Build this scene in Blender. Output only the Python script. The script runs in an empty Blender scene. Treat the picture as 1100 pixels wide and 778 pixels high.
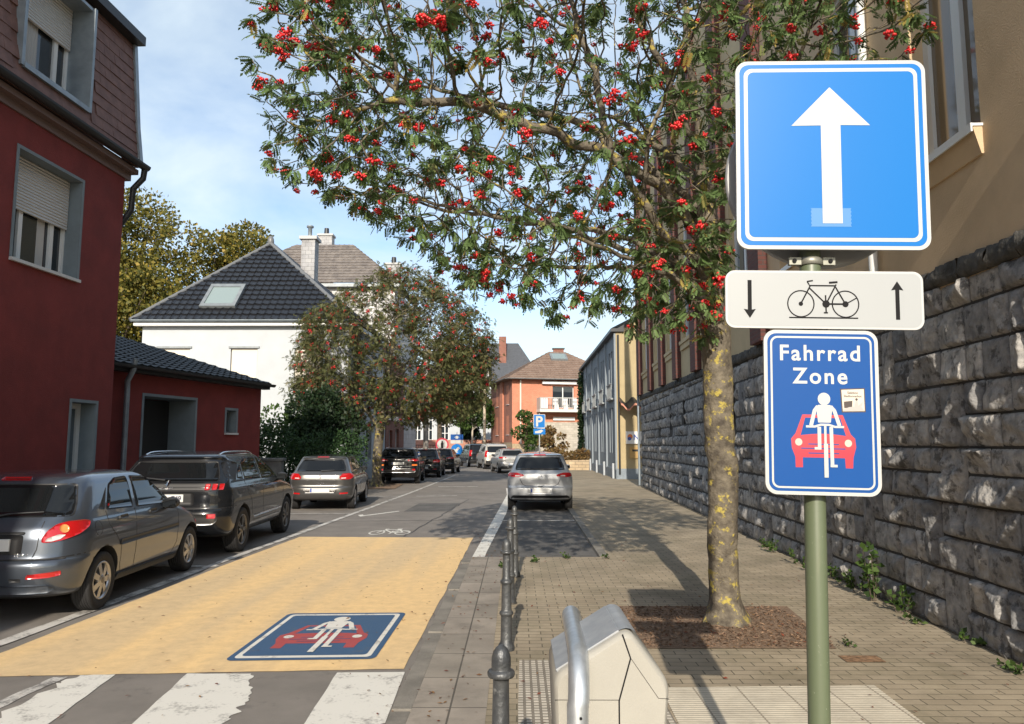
import bpy, bmesh, math, random
import numpy as np
from mathutils import Vector, Matrix, noise
from mathutils.bvhtree import BVHTree
from mathutils.kdtree import KDTree

# ------------------------------------------------------------------ camera, sky, sun, exposure
S = bpy.context.scene
COL = S.collection
rad = math.radians
cam_d = bpy.data.cameras.new("camera")
cam = bpy.data.objects.new("camera", cam_d); COL.objects.link(cam)
cam.location = (0, 0, 1.7)
cam.rotation_euler = (rad(90 + 6.2703), 0, rad(0.3516))
cam_d.sensor_width = 36.0
cam_d.lens = 810.0 / 1100.0 * 36.0
cam_d.clip_start = 0.05
cam_d.clip_end = 3000
S.camera = cam

SUN_EL, SUN_DX = 26.5, 0.070          # light travels towards (+SUN_DX, +1)
w = bpy.data.worlds.new("World"); S.world = w; w.use_nodes = True
nt = w.node_tree; N = nt.nodes; L = nt.links
for n in list(N): N.remove(n)
sky = N.new("ShaderNodeTexSky"); sky.sky_type = 'NISHITA'; sky.sun_disc = False
sky.sun_elevation = rad(SUN_EL); sky.sun_rotation = math.pi + math.atan(SUN_DX)
sky.altitude = 200; sky.air_density = 1.0; sky.dust_density = 1.2; sky.ozone_density = 1.0
tc = N.new("ShaderNodeTexCoord")
sep = N.new("ShaderNodeSeparateXYZ"); L.new(tc.outputs["Generated"], sep.inputs[0])
# clouds: noise over the direction flattened onto a cloud deck
mx = N.new("ShaderNodeMath"); mx.operation = 'MAXIMUM'; mx.inputs[1].default_value = 0.06; L.new(sep.outputs[2], mx.inputs[0])
ad = N.new("ShaderNodeMath"); ad.operation = 'ADD'; ad.inputs[1].default_value = 0.22; L.new(mx.outputs[0], ad.inputs[0])
dx = N.new("ShaderNodeMath"); dx.operation = 'DIVIDE'; L.new(sep.outputs[0], dx.inputs[0]); L.new(ad.outputs[0], dx.inputs[1])
dy = N.new("ShaderNodeMath"); dy.operation = 'DIVIDE'; L.new(sep.outputs[1], dy.inputs[0]); L.new(ad.outputs[0], dy.inputs[1])
cmb = N.new("ShaderNodeCombineXYZ"); L.new(dx.outputs[0], cmb.inputs[0]); L.new(dy.outputs[0], cmb.inputs[1])
cn = N.new("ShaderNodeTexNoise"); cn.inputs["Scale"].default_value = 2.3; cn.inputs["Detail"].default_value = 7
cn.inputs["Roughness"].default_value = 0.55; cn.inputs["Distortion"].default_value = 0.25; L.new(cmb.outputs[0], cn.inputs["Vector"])
cr = N.new("ShaderNodeValToRGB"); cr.color_ramp.elements[0].position = 0.33; cr.color_ramp.elements[1].position = 0.66
L.new(cn.outputs["Fac"], cr.inputs[0])
cn2 = N.new("ShaderNodeTexNoise"); cn2.inputs["Scale"].default_value = 1.4; cn2.inputs["Detail"].default_value = 4; L.new(cmb.outputs[0], cn2.inputs["Vector"])
cc = N.new("ShaderNodeMixRGB"); cc.inputs[1].default_value = (3.0, 3.7, 4.15, 1); cc.inputs[2].default_value = (5.4, 5.95, 6.3, 1); L.new(cn2.outputs["Fac"], cc.inputs[0])
mm = N.new("ShaderNodeMath"); mm.operation = 'MULTIPLY'; mm.inputs[1].default_value = 0.74; L.new(cr.outputs[0], mm.inputs[0])
mix = N.new("ShaderNodeMixRGB"); L.new(mm.outputs[0], mix.inputs[0]); L.new(sky.outputs[0], mix.inputs[1]); L.new(cc.outputs[0], mix.inputs[2])
bg = N.new("ShaderNodeBackground"); bg.inputs[1].default_value = 0.14; L.new(mix.outputs[0], bg.inputs[0])
wo = N.new("ShaderNodeOutputWorld"); L.new(bg.outputs[0], wo.inputs[0])

sd = bpy.data.lights.new("sun", 'SUN'); sd.energy = 4.0; sd.angle = rad(0.53); sd.color = (1.0, 0.90, 0.76)
sun = bpy.data.objects.new("sun", sd); COL.objects.link(sun)
_d = Vector((SUN_DX, 1.0, -math.tan(rad(SUN_EL)) * math.hypot(1, SUN_DX)))
sun.rotation_euler = _d.to_track_quat('-Z', 'Y').to_euler(); sun.location = (-3, -20, 30)
S.view_settings.view_transform = 'Standard'; S.view_settings.look = 'None'
S.view_settings.exposure = 0.60; S.view_settings.gamma = 1.0; S.view_settings.use_curve_mapping = False
S.cycles.max_bounces = 6; S.cycles.diffuse_bounces = 3; S.cycles.glossy_bounces = 3; S.cycles.transparent_max_bounces = 6
S.cycles.use_denoising = True
random.seed(7); np.random.seed(7)
R_ = random.random
def ru(a, b): return a + (b - a) * random.random()

# ------------------------------------------------------------------ helpers
class MB:
    """collects shapes; build() links them as ONE mesh object"""
    def __init__(s): s.v = []; s.f = []; s.m = []; s.s = []
    def add(s, vs, fs, mi=0, sm=False):
        b = len(s.v); s.v.extend([tuple(p) for p in vs])
        for f in fs:
            s.f.append([b + i for i in f]); s.m.append(mi); s.s.append(sm)
        return s
    def box(s, x0, x1, y0, y1, z0, z1, mi=0):
        return s.add([(x0,y0,z0),(x1,y0,z0),(x1,y1,z0),(x0,y1,z0),(x0,y0,z1),(x1,y0,z1),(x1,y1,z1),(x0,y1,z1)],
                     [(3,2,1,0),(4,5,6,7),(0,1,5,4),(1,2,6,5),(2,3,7,6),(3,0,4,7)], mi)
    def hexa(s, p, mi=0):            # 8 points, bottom ring then top ring
        return s.add(p, [(3,2,1,0),(4,5,6,7),(0,1,5,4),(1,2,6,5),(2,3,7,6),(3,0,4,7)], mi)
    def prism(s, poly, z0, z1, mi=0, mtop=None, bottom=True):
        n = len(poly)
        a = sum(poly[i][0]*poly[(i+1)%n][1]-poly[(i+1)%n][0]*poly[i][1] for i in range(n))
        if a < 0: poly = poly[::-1]
        vs = [(p[0],p[1],z0) for p in poly] + [(p[0],p[1],z1) for p in poly]
        s.add(vs, [[i,(i+1)%n,n+(i+1)%n,n+i] for i in range(n)] + ([list(range(n))[::-1]] if bottom else []), mi)
        return s.add(vs[n:], [list(range(n))], mi if mtop is None else mtop)
    def art(s, poly, y, t=0.0008, mi=0):          # flat shape in the XZ plane, facing -Y, thickness t
        n = len(poly)
        a = sum(poly[i][0]*poly[(i+1)%n][1]-poly[(i+1)%n][0]*poly[i][1] for i in range(n))
        if a < 0: poly = poly[::-1]
        vs = [(p[0],y-t,p[1]) for p in poly] + [(p[0],y,p[1]) for p in poly]
        return s.add(vs, [list(range(n)), list(range(n,2*n))[::-1]] + [[(i+1)%n,i,n+i,n+(i+1)%n] for i in range(n)], mi)
    def tube(s, path, rr, n=8, mi=0, sm=True, caps=True):
        path = [Vector(p) for p in path]
        if not hasattr(rr, '__len__'): rr = [rr]*len(path)
        vs = []; fs = []; nx = None
        for i, p in enumerate(path):
            d = (path[min(i+1,len(path)-1)] - path[max(i-1,0)])
            d = d.normalized() if d.length > 1e-9 else Vector((0,0,1))
            if nx is None:
                nx = d.orthogonal().normalized()
            else:
                nx = (nx - d*nx.dot(d)); nx = nx.normalized() if nx.length > 1e-6 else d.orthogonal().normalized()
            ny = d.cross(nx)
            for k in range(n):
                a = 2*math.pi*k/n; vs.append(p + (nx*math.cos(a)+ny*math.sin(a))*rr[i])
        for i in range(len(path)-1):
            for k in range(n):
                fs.append((i*n+k, i*n+(k+1)%n, (i+1)*n+(k+1)%n, (i+1)*n+k))
        s.add(vs, fs, mi, sm)
        if caps:
            s.add(vs[:n], [list(range(n))[::-1]], mi); s.add(vs[-n:], [list(range(n))], mi)
        return s
    def lathe(s, prof, n=24, o=(0,0,0), mi=0, sm=True, axis='z', caps=True):
        vs = []
        for r, z in prof:
            for k in range(n):
                a = 2*math.pi*k/n; c, q = r*math.cos(a), r*math.sin(a)
                vs.append({'z':(o[0]+c,o[1]+q,o[2]+z),'x':(o[0]+z,o[1]+c,o[2]+q),'y':(o[0]+q,o[1]+z,o[2]+c)}[axis])
        fs = [(i*n+k,i*n+(k+1)%n,(i+1)*n+(k+1)%n,(i+1)*n+k) for i in range(len(prof)-1) for k in range(n)]
        s.add(vs, fs, mi, sm)
        if caps:
            s.add(vs[:n], [list(range(n))[::-1]], mi); s.add(vs[-n:], [list(range(n))], mi)
        return s
    def ell(s, o, r, nu=14, nv=8, mi=0):
        vs = [(o[0],o[1],o[2]-r[2])]; fs = []
        for j in range(1,nv):
            t = -math.pi/2+math.pi*j/nv
            for k in range(nu):
                a = 2*math.pi*k/nu; vs.append((o[0]+r[0]*math.cos(t)*math.cos(a),o[1]+r[1]*math.cos(t)*math.sin(a),o[2]+r[2]*math.sin(t)))
        vs.append((o[0],o[1],o[2]+r[2])); T = len(vs)-1
        for k in range(nu): fs.append((0,1+(k+1)%nu,1+k))
        for j in range(nv-2):
            for k in range(nu): fs.append((1+j*nu+k,1+j*nu+(k+1)%nu,1+(j+1)*nu+(k+1)%nu,1+(j+1)*nu+k))
        for k in range(nu): fs.append((T,1+(nv-2)*nu+k,1+(nv-2)*nu+(k+1)%nu))
        return s.add(vs, fs, mi, True)
    def xf(s, M, i0=0):
        s.v[i0:] = [tuple(M @ Vector(p)) for p in s.v[i0:]]; return s
    def build(s, name, mats, parent=None, bevel=0, seg=2, loc=None):
        me = bpy.data.meshes.new(name); me.from_pydata(s.v, [], s.f)
        if not isinstance(mats, (list, tuple)): mats = [mats]
        for m in mats: me.materials.append(m)
        me.polygons.foreach_set('material_index', s.m); me.polygons.foreach_set('use_smooth', s.s); me.update()
        o = bpy.data.objects.new(name, me); COL.objects.link(o)
        if parent is not None: o.parent = parent
        if loc is not None: o.location = loc
        if bevel:
            b = o.modifiers.new('bevel','BEVEL'); b.width = bevel; b.segments = seg; b.limit_method = 'ANGLE'; b.angle_limit = rad(40)
        return o

def tag(o, label=None, cat=None, group=None, kind=None):
    if label: o['label'] = label
    if cat: o['category'] = cat
    if group: o['group'] = group
    if kind: o['kind'] = kind
    return o
def thing(name, label, cat, loc=(0,0,0), rz=0, group=None):
    o = bpy.data.objects.new(name, None); COL.objects.link(o); o.location = loc; o.rotation_euler = (0,0,rz)
    o.empty_display_size = 0.1
    return tag(o, label, cat, group)
def kids(o): return [c for c in bpy.data.objects if c.parent is o]
def copy_tree(o, parent=None):
    c = o.copy(); COL.objects.link(c)
    if parent is not None: c.parent = parent
    for ch in kids(o): copy_tree(ch, c)
    return c
def np_mesh(name, verts, quads, mats, parent=None, attr=None, smooth=False, mi=None):
    """fast mesh from numpy arrays; quads (n,k)"""
    me = bpy.data.meshes.new(name); nf, k = quads.shape
    me.vertices.add(len(verts)); me.vertices.foreach_set('co', verts.astype(np.float32).ravel())
    me.loops.add(nf*k); me.loops.foreach_set('vertex_index', quads.astype(np.int32).ravel())
    me.polygons.add(nf); me.polygons.foreach_set('loop_start', (np.arange(nf)*k).astype(np.int32))
    me.polygons.foreach_set('loop_total', np.full(nf,k,np.int32))
    if smooth: me.polygons.foreach_set('use_smooth', np.ones(nf,bool))
    if not isinstance(mats,(list,tuple)): mats=[mats]
    for m in mats: me.materials.append(m)
    if mi is not None: me.polygons.foreach_set('material_index', mi.astype(np.int32))
    me.update(calc_edges=True)
    if attr is not None:
        a = me.attributes.new('rnd','FLOAT','FACE'); a.data.foreach_set('value', attr.astype(np.float32))
    o = bpy.data.objects.new(name, me); COL.objects.link(o)
    if parent is not None: o.parent = parent
    return o
_txt = {}
def text_polys(txt, size, offset=0.0, spacing=1.0):
    """verts (2D) and faces of a filled text, origin left-baseline"""
    k = (txt,size,offset,spacing)
    if k in _txt: return _txt[k]
    cu = bpy.data.curves.new('lettering','FONT'); cu.body = txt; cu.size = size; cu.offset = offset; cu.space_character = spacing; cu.resolution_u = 4
    o = bpy.data.objects.new('lettering',cu); COL.objects.link(o)
    dg = bpy.context.evaluated_depsgraph_get(); me = bpy.data.meshes.new_from_object(o.evaluated_get(dg))
    r = ([(v.co.x,v.co.y) for v in me.vertices],[list(p.vertices) for p in me.polygons])
    bpy.data.objects.remove(o); bpy.data.curves.remove(cu); bpy.data.meshes.remove(me)
    _txt[k] = r; return r
def put_text(mb, txt, size, cx, z, y, mi, offset=0.0, spacing=1.0, sx=1.0):
    v, f = text_polys(txt,size,offset,spacing); xs = [p[0] for p in v]; c = (min(xs)+max(xs))/2
    mb.add([((p[0]-c)*sx+cx, y, p[1]+z) for p in v], f, mi)
def rrect(x0, x1, z0, z1, r, n=6):
    P = []
    for cx, cz, a0 in ((x1-r,z0+r,-90),(x1-r,z1-r,0),(x0+r,z1-r,90),(x0+r,z0+r,180)):
        for i in range(n+1):
            a = rad(a0+90*i/n); P.append((cx+r*math.cos(a), cz+r*math.sin(a)))
    return P
def circ(cx, cz, r, n=28): return [(cx+r*math.cos(2*math.pi*i/n), cz+r*math.sin(2*math.pi*i/n)) for i in range(n)]
def thick(pts, w):
    """polyline -> polygon of width w"""
    A = []; B = []
    for i, p in enumerate(pts):
        q0 = pts[max(i-1,0)]; q1 = pts[min(i+1,len(pts)-1)]
        d = Vector((q1[0]-q0[0], q1[1]-q0[1])).normalized()
        A.append((p[0]-d.y*w/2, p[1]+d.x*w/2)); B.append((p[0]+d.y*w/2, p[1]-d.x*w/2))
    return A + B[::-1]
def round_poly(poly, r, n=4):
    if r <= 0: return poly
    out = []; m = len(poly)
    for i in range(m):
        p = Vector(poly[i]); a = Vector(poly[i-1]) - p; b = Vector(poly[(i+1)%m]) - p
        t = min(r, a.length*0.45, b.length*0.45); a = p + a.normalized()*t; b = p + b.normalized()*t
        for k in range(n+1):
            u = k/n; out.append(tuple(a*(1-u)**2 + p*2*u*(1-u) + b*u*u))
    return out

# ------------------------------------------------------------------ materials
def mat(name, col, rough=0.7, metal=0.0, var=0.0, vscale=4.0, bump=0.0, bscale=30.0, coat=0.0, spec=0.5, col2=None, lo=0.35, hi=0.65, stain=None):
    m = bpy.data.materials.new(name); m.use_nodes = True
    n = m.node_tree.nodes; l = m.node_tree.links; b = n["Principled BSDF"]
    c4 = (*col,1); b.inputs["Roughness"].default_value = rough; b.inputs["Metallic"].default_value = metal
    b.inputs["Specular IOR Level"].default_value = spec; b.inputs["Coat Weight"].default_value = coat; b.inputs["Coat Roughness"].default_value = 0.03
    b.inputs["Base Color"].default_value = c4; m.diffuse_color = c4
    t = n.new("ShaderNodeTexCoord"); out = None
    if var or col2:
        x = n.new("ShaderNodeTexNoise"); x.inputs["Scale"].default_value = vscale; x.inputs["Detail"].default_value = 6; x.inputs["Roughness"].default_value = 0.62
        l.new(t.outputs["Object"], x.inputs["Vector"])
        rp = n.new("ShaderNodeValToRGB"); rp.color_ramp.elements[0].position = lo; rp.color_ramp.elements[1].position = hi
        a = col if col2 else tuple(v*(1-var) for v in col); c = col2 if col2 else tuple(min(1,v*(1+var)) for v in col)
        rp.color_ramp.elements[0].color = (*a,1); rp.color_ramp.elements[1].color = (*c,1)
        l.new(x.outputs["Fac"], rp.inputs[0]); out = rp.outputs[0]
    if stain:                         # (colour, scale, threshold, width, strength)
        x = n.new("ShaderNodeTexNoise"); x.inputs["Scale"].default_value = stain[1]; x.inputs["Detail"].default_value = 8; x.inputs["Roughness"].default_value = 0.7
        l.new(t.outputs["Object"], x.inputs["Vector"])
        rp = n.new("ShaderNodeValToRGB"); rp.color_ramp.elements[0].position = stain[2]; rp.color_ramp.elements[1].position = stain[2]+stain[3]
        rp.color_ramp.elements[1].color = (stain[4],)*3+(1,); l.new(x.outputs["Fac"], rp.inputs[0])
        mxx = n.new("ShaderNodeMixRGB"); mxx.inputs[2].default_value = (*stain[0],1); l.new(rp.outputs[0], mxx.inputs[0])
        if out: l.new(out, mxx.inputs[1])
        else: mxx.inputs[1].default_value = c4
        out = mxx.outputs[0]
    if out: l.new(out, b.inputs["Base Color"])
    if bump:
        x = n.new("ShaderNodeTexNoise"); x.inputs["Scale"].default_value = bscale; x.inputs["Detail"].default_value = 5
        l.new(t.outputs["Object"], x.inputs["Vector"])
        bp = n.new("ShaderNodeBump"); bp.inputs["Strength"].default_value = bump; bp.inputs["Distance"].default_value = 0.02
        l.new(x.outputs["Fac"], bp.inputs["Height"]); l.new(bp.outputs[0], b.inputs["Normal"])
    return m
def nodes_of(m): return m.node_tree.nodes, m.node_tree.links, m.node_tree.nodes["Principled BSDF"]
def brickmat(name, c1, c2, mortar, bw, rh, ms=0.01, rot=(0,0,0), rough=0.85, bump=0.5, offset=0.5, var=0.25, vscale=1.5, plane='xy', stain=None, squash=1.0, bias=0.0):
    m = mat(name, c1, rough); n, l, b = nodes_of(m)
    t = n.new("ShaderNodeTexCoord"); mp = n.new("ShaderNodeMapping"); mp.inputs["Rotation"].default_value = rot
    if plane == 'xz':
        sp = n.new("ShaderNodeSeparateXYZ"); cb = n.new("ShaderNodeCombineXYZ"); l.new(t.outputs["Object"], sp.inputs[0])
        ad = n.new("ShaderNodeMath"); l.new(sp.outputs[0], ad.inputs[0]); l.new(sp.outputs[1], ad.inputs[1])
        l.new(ad.outputs[0], cb.inputs[0]); l.new(sp.outputs[2], cb.inputs[1]); l.new(cb.outputs[0], mp.inputs["Vector"])
    else: l.new(t.outputs["Object"], mp.inputs["Vector"])
    br = n.new("ShaderNodeTexBrick"); l.new(mp.outputs[0], br.inputs["Vector"]); br.offset = offset
    br.inputs["Scale"].default_value = 1; br.inputs["Brick Width"].default_value = bw; br.inputs["Row Height"].default_value = rh
    br.inputs["Mortar Size"].default_value = ms; br.inputs["Mortar Smooth"].default_value = 0.3; br.inputs["Bias"].default_value = bias
    br.inputs["Color1"].default_value = (*c1,1); br.inputs["Color2"].default_value = (*c2,1); br.inputs["Mortar"].default_value = (*mortar,1)
    x = n.new("ShaderNodeTexNoise"); x.inputs["Scale"].default_value = vscale; x.inputs["Detail"].default_value = 8; x.inputs["Roughness"].default_value = 0.65; l.new(t.outputs["Object"], x.inputs["Vector"])
    rp = n.new("ShaderNodeValToRGB"); rp.color_ramp.elements[0].position = 0.3; rp.color_ramp.elements[1].position = 0.7
    rp.color_ramp.elements[0].color = (1-var,)*3+(1,); rp.color_ramp.elements[1].color = (1+var,)*3+(1,); l.new(x.outputs["Fac"], rp.inputs[0])
    mu = n.new("ShaderNodeMixRGB"); mu.blend_type = 'MULTIPLY'; mu.inputs[0].default_value = 1; l.new(br.outputs["Color"], mu.inputs[1]); l.new(rp.outputs[0], mu.inputs[2])
    out = mu.outputs[0]
    if stain:
        x2 = n.new("ShaderNodeTexNoise"); x2.inputs["Scale"].default_value = stain[1]; x2.inputs["Detail"].default_value = 8; x2.inputs["Roughness"].default_value = 0.7; l.new(t.outputs["Object"], x2.inputs["Vector"])
        r2 = n.new("ShaderNodeValToRGB"); r2.color_ramp.elements[0].position = stain[2]; r2.color_ramp.elements[1].position = stain[2]+stain[3]; r2.color_ramp.elements[1].color = (stain[4],)*3+(1,)
        l.new(x2.outputs["Fac"], r2.inputs[0]); m2 = n.new("ShaderNodeMixRGB"); m2.inputs[2].default_value = (*stain[0],1); l.new(r2.outputs[0], m2.inputs[0]); l.new(out, m2.inputs[1]); out = m2.outputs[0]
    l.new(out, b.inputs["Base Color"])
    sc = n.new("ShaderNodeMath"); sc.operation = 'MULTIPLY_ADD'; sc.inputs[1].default_value = -1; sc.inputs[2].default_value = 1; l.new(br.outputs["Fac"], sc.inputs[0])
    x3 = n.new("ShaderNodeTexNoise"); x3.inputs["Scale"].default_value = 60; x3.inputs["Detail"].default_value = 4; l.new(t.outputs["Object"], x3.inputs["Vector"])
    s3 = n.new("ShaderNodeMath"); s3.operation = 'MULTIPLY_ADD'; s3.inputs[1].default_value = 0.35; l.new(x3.outputs["Fac"], s3.inputs[0]); l.new(sc.outputs[0], s3.inputs[2])
    bp = n.new("ShaderNodeBump"); bp.inputs["Strength"].default_value = bump; bp.inputs["Distance"].default_value = 0.008; l.new(s3.outputs[0], bp.inputs["Height"]); l.new(bp.outputs[0], b.inputs["Normal"])
    return m
def leafmat(name, cols, trans=0.35, rough=0.5):
    m = mat(name, cols[0], max(rough,.55), spec=.25); n, l, b = nodes_of(m)
    a = n.new("ShaderNodeAttribute"); a.attribute_name = 'rnd'
    rp = n.new("ShaderNodeValToRGB"); rp.color_ramp.interpolation = 'LINEAR'
    while len(rp.color_ramp.elements) < len(cols): rp.color_ramp.elements.new(0.5)
    for i, c in enumerate(cols):
        rp.color_ramp.elements[i].position = i/(len(cols)-1); rp.color_ramp.elements[i].color = (*c,1)
    l.new(a.outputs["Fac"], rp.inputs[0]); l.new(rp.outputs[0], b.inputs["Base Color"])
    tr = n.new("ShaderNodeBsdfTranslucent"); l.new(rp.outputs[0], tr.inputs[0]); ms = n.new("ShaderNodeMixShader"); ms.inputs[0].default_value = trans
    l.new(b.outputs[0], ms.inputs[1]); l.new(tr.outputs[0], ms.inputs[2]); l.new(ms.outputs[0], n["Material Output"].inputs[0])
    return m
def worn(name, col, under, scale=9.0, th=0.52, wd=0.1, fine=55.0):
    """paint that has worn through to what lies beneath, in speckles and patches"""
    m = mat(name, col, 0.65, bump=0.15, bscale=150); n, l, b = nodes_of(m)
    t = n.new("ShaderNodeTexCoord"); x = n.new("ShaderNodeTexNoise"); x.inputs["Scale"].default_value = scale; x.inputs["Detail"].default_value = 3
    y = n.new("ShaderNodeTexNoise"); y.inputs["Scale"].default_value = fine; y.inputs["Detail"].default_value = 6; y.inputs["Roughness"].default_value = 0.7
    l.new(t.outputs["Object"], x.inputs["Vector"]); l.new(t.outputs["Object"], y.inputs["Vector"])
    a = n.new("ShaderNodeMath"); a.operation = 'MULTIPLY_ADD'; a.inputs[1].default_value = 0.55; s2 = n.new("ShaderNodeMath"); s2.operation = 'MULTIPLY'; s2.inputs[1].default_value = 0.45
    l.new(y.outputs["Fac"], s2.inputs[0]); l.new(x.outputs["Fac"], a.inputs[0]); l.new(s2.outputs[0], a.inputs[2])
    rp = n.new("ShaderNodeValToRGB"); rp.color_ramp.elements[0].position = th; rp.color_ramp.elements[1].position = th+wd; l.new(a.outputs[0], rp.inputs[0])
    mx = n.new("ShaderNodeMixRGB"); mx.inputs[1].default_value = (*col,1); mx.inputs[2].default_value = (*under,1); l.new(rp.outputs[0], mx.inputs[0]); l.new(mx.outputs[0], b.inputs["Base Color"])
    return m

# ------------------------------------------------------------------ ground, road, pavements, markings
asph = mat("asphalt", (.175,.158,.140), 0.85, col2=(.235,.212,.188), vscale=1.3, bump=0.5, bscale=220, stain=((.09,.085,.08), 3.0, .58, .12, .55))
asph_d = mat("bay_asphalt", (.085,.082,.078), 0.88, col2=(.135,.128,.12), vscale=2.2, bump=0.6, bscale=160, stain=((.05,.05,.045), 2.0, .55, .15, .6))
pav = brickmat("pavers", (.285,.234,.162), (.335,.278,.198), (.105,.09,.06), .21, .105, .0048, rot=(0,0,rad(0)), bump=.6, var=.28, vscale=.9, stain=((.12,.11,.06), 1.3, .48, .22, .55))
slab = brickmat("kerb_slabs", (.225,.20,.165), (.28,.245,.205), (.09,.08,.065), .62, .42, .007, rot=(0,0,rad(90)), bump=.5, var=.22, vscale=2.2, offset=0.0, stain=((.10,.09,.075), 2.6, .55, .2, .6))
kerbm = mat("kerb_stone", (.19,.175,.15), 0.85, var=.25, vscale=3, bump=.4, bscale=60)
mulch = mat("mulch", (.14,.092,.058), 0.95, col2=(.28,.19,.125), vscale=26, bump=1.0, bscale=70)
soilm = mat("soil", (.10,.085,.06), 0.95, var=.3, vscale=2, bump=.6, bscale=30)
yel = mat("yellow_coating", (.60,.36,.115), 0.75, bump=.25, bscale=200)
n, l, b = nodes_of(yel)
t = n.new("ShaderNodeTexCoord"); mp = n.new("ShaderNodeMapping"); mp.inputs["Rotation"].default_value = (0,0,rad(9)); mp.inputs["Scale"].default_value = (1.15,.07,1)
l.new(t.outputs["Object"], mp.inputs[0]); x = n.new("ShaderNodeTexNoise"); x.inputs["Scale"].default_value = 1.25; x.inputs["Detail"].default_value = 2; l.new(mp.outputs[0], x.inputs["Vector"])
rp = n.new("ShaderNodeValToRGB"); rp.color_ramp.elements[0].position = .40; rp.color_ramp.elements[1].position = .58
rp.color_ramp.elements[0].color = (.62,.455,.255,1); rp.color_ramp.elements[1].color = (.74,.515,.25,1); l.new(x.outputs["Fac"], rp.inputs[0])
y = n.new("ShaderNodeTexNoise"); y.inputs["Scale"].default_value = 7; y.inputs["Detail"].default_value = 8; y.inputs["Roughness"].default_value = .75; l.new(t.outputs["Object"], y.inputs["Vector"])
r2 = n.new("ShaderNodeValToRGB"); r2.color_ramp.elements[0].position = .33; r2.color_ramp.elements[1].position = .6; r2.color_ramp.elements[0].color = (.86,.86,.87,1); r2.color_ramp.elements[1].color = (1.06,1.06,1.04,1); l.new(y.outputs["Fac"], r2.inputs[0])
mu = n.new("ShaderNodeMixRGB"); mu.blend_type = 'MULTIPLY'; mu.inputs[0].default_value = 1; l.new(rp.outputs[0], mu.inputs[1]); l.new(r2.outputs[0], mu.inputs[2]); l.new(mu.outputs[0], b.inputs["Base Color"])
wpaint = worn("white_road_paint", (.66,.64,.58), (.24,.225,.205), 5, .53, .14, 40)
wpaint2 = worn("worn_white_paint", (.56,.54,.50), (.17,.16,.148), 4, .475, .12, 35)
bpaint = worn("blue_road_paint", (.035,.085,.17), (.10,.105,.11), 6, .56, .2, 50)
rpaint = worn("red_road_paint", (.36,.055,.05), (.16,.08,.075), 6, .55, .2, 50)
tact_r = brickmat("ribbed_slab", (.60,.54,.43), (.66,.60,.48), (.33,.285,.22), .30, .036, .006, bump=1.0, var=.15, vscale=5, offset=0, stain=((.25,.22,.17), 4, .58, .15, .6))
tact_d = brickmat("studded_slab", (.46,.42,.35), (.54,.49,.41), (.20,.175,.14), .05, .05, .009, bump=1.0, var=.2, vscale=5, offset=0, stain=((.17,.15,.12), 4, .55, .15, .6))

def sheet(name, poly, z, m, parent=None):
    mb = MB(); a = sum(poly[i][0]*poly[(i+1)%len(poly)][1]-poly[(i+1)%len(poly)][0]*poly[i][1] for i in range(len(poly)))
    if a < 0: poly = poly[::-1]
    mb.add([(p[0],p[1],z) for p in poly], [list(range(len(poly)))]); return mb.build(name, m, parent)
def st(o): o['kind'] = 'structure'; return o
st(sheet("ground", [(-700,-300),(700,-300),(700,1400),(-700,1400)], -0.03, soilm))
st(sheet("road", [(-60,-25),(-6.35,-25),(-6.35,-25.001),(2.4,-25),(2.4,60),(-2,73),(-60,75)], 0.0, asph))
# right pavement: a raised slab from the kerb to the walls
kerb_r = [(-.66,-12),(-.66,11.42),(1.36,11.42),(1.47,21),(1.62,30),(1.40,38),(.80,46),(-.40,55),(-2.4,63),(-4.2,69.4)]
mb = MB(); mb.prism([(9,-12),(9,69.4)] + kerb_r[::-1], -.03, .05); st(mb.build("pavement", pav))
mb = MB()                                      # kerb stones beside the parking bay
K = [(1.36,11.42),(1.47,21),(1.62,30),(1.40,38),(.80,46),(-.40,55),(-2.4,63)]
for a, c in zip(K[:-1],K[1:]):
    nseg = max(1,int(math.hypot(c[0]-a[0],c[1]-a[1])/1.0))
    for i in range(nseg):
        p = Vector(a).lerp(Vector(c),i/nseg); q = Vector(a).lerp(Vector(c),(i+.985)/nseg); d = (q-p).normalized(); o = Vector((-d.y,d.x))*.13
        mb.prism([tuple(p),tuple(q),tuple(q+o),tuple(p+o)], -.02, .062)
st(mb.build("kerb", kerbm, bevel=.012))
mb = MB()                                      # flush kerb stones beside the road
y0 = -2.0
while y0 < 11.3:
    mb.box(-.80,-.665,y0,min(y0+.985,11.42),-.02,.028+.006*math.sin(y0*3)); y0 += 1.0
st(mb.build("kerb", kerbm, bevel=.01))
st(sheet("pavement_edge_slabs", [(-.66,-2),(-.19,-2),(-.19,11.4),(-.66,11.4)], .054, slab))
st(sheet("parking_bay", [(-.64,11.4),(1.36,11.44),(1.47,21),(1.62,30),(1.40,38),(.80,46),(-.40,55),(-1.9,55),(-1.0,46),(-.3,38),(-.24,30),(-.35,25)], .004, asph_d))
# left pavement and far pavement
mb = MB(); mb.prism([(-16,-12),(-6.4,-12),(-6.5,30),(-6.2,44),(-9,50),(-40,56),(-40,40),(-16,30)], -.03, .09); st(mb.build("pavement", brickmat("left_pavers", (.16,.14,.12), (.2,.175,.15), (.07,.06,.05), .21,.105,.006)))
mb = MB(); mb.prism([(-60,75.5),(-5.2,72.5),(-2.5,73.5),(-.2,66),(9,69.5),(40,80),(40,130),(-60,130)], -.03, .11); st(mb.build("pavement", mat("far_pavement", (.33,.31,.28), .9, var=.2)))
mb = MB(); mb.prism([(-60,75.5),(-5.2,72.5),(-2.5,73.5),(-2.5,73.75),(-5.2,72.8),(-60,75.8)], -.02, .2); st(mb.build("kerb", mat("white_kerb", (.72,.70,.66), .8)))
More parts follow.
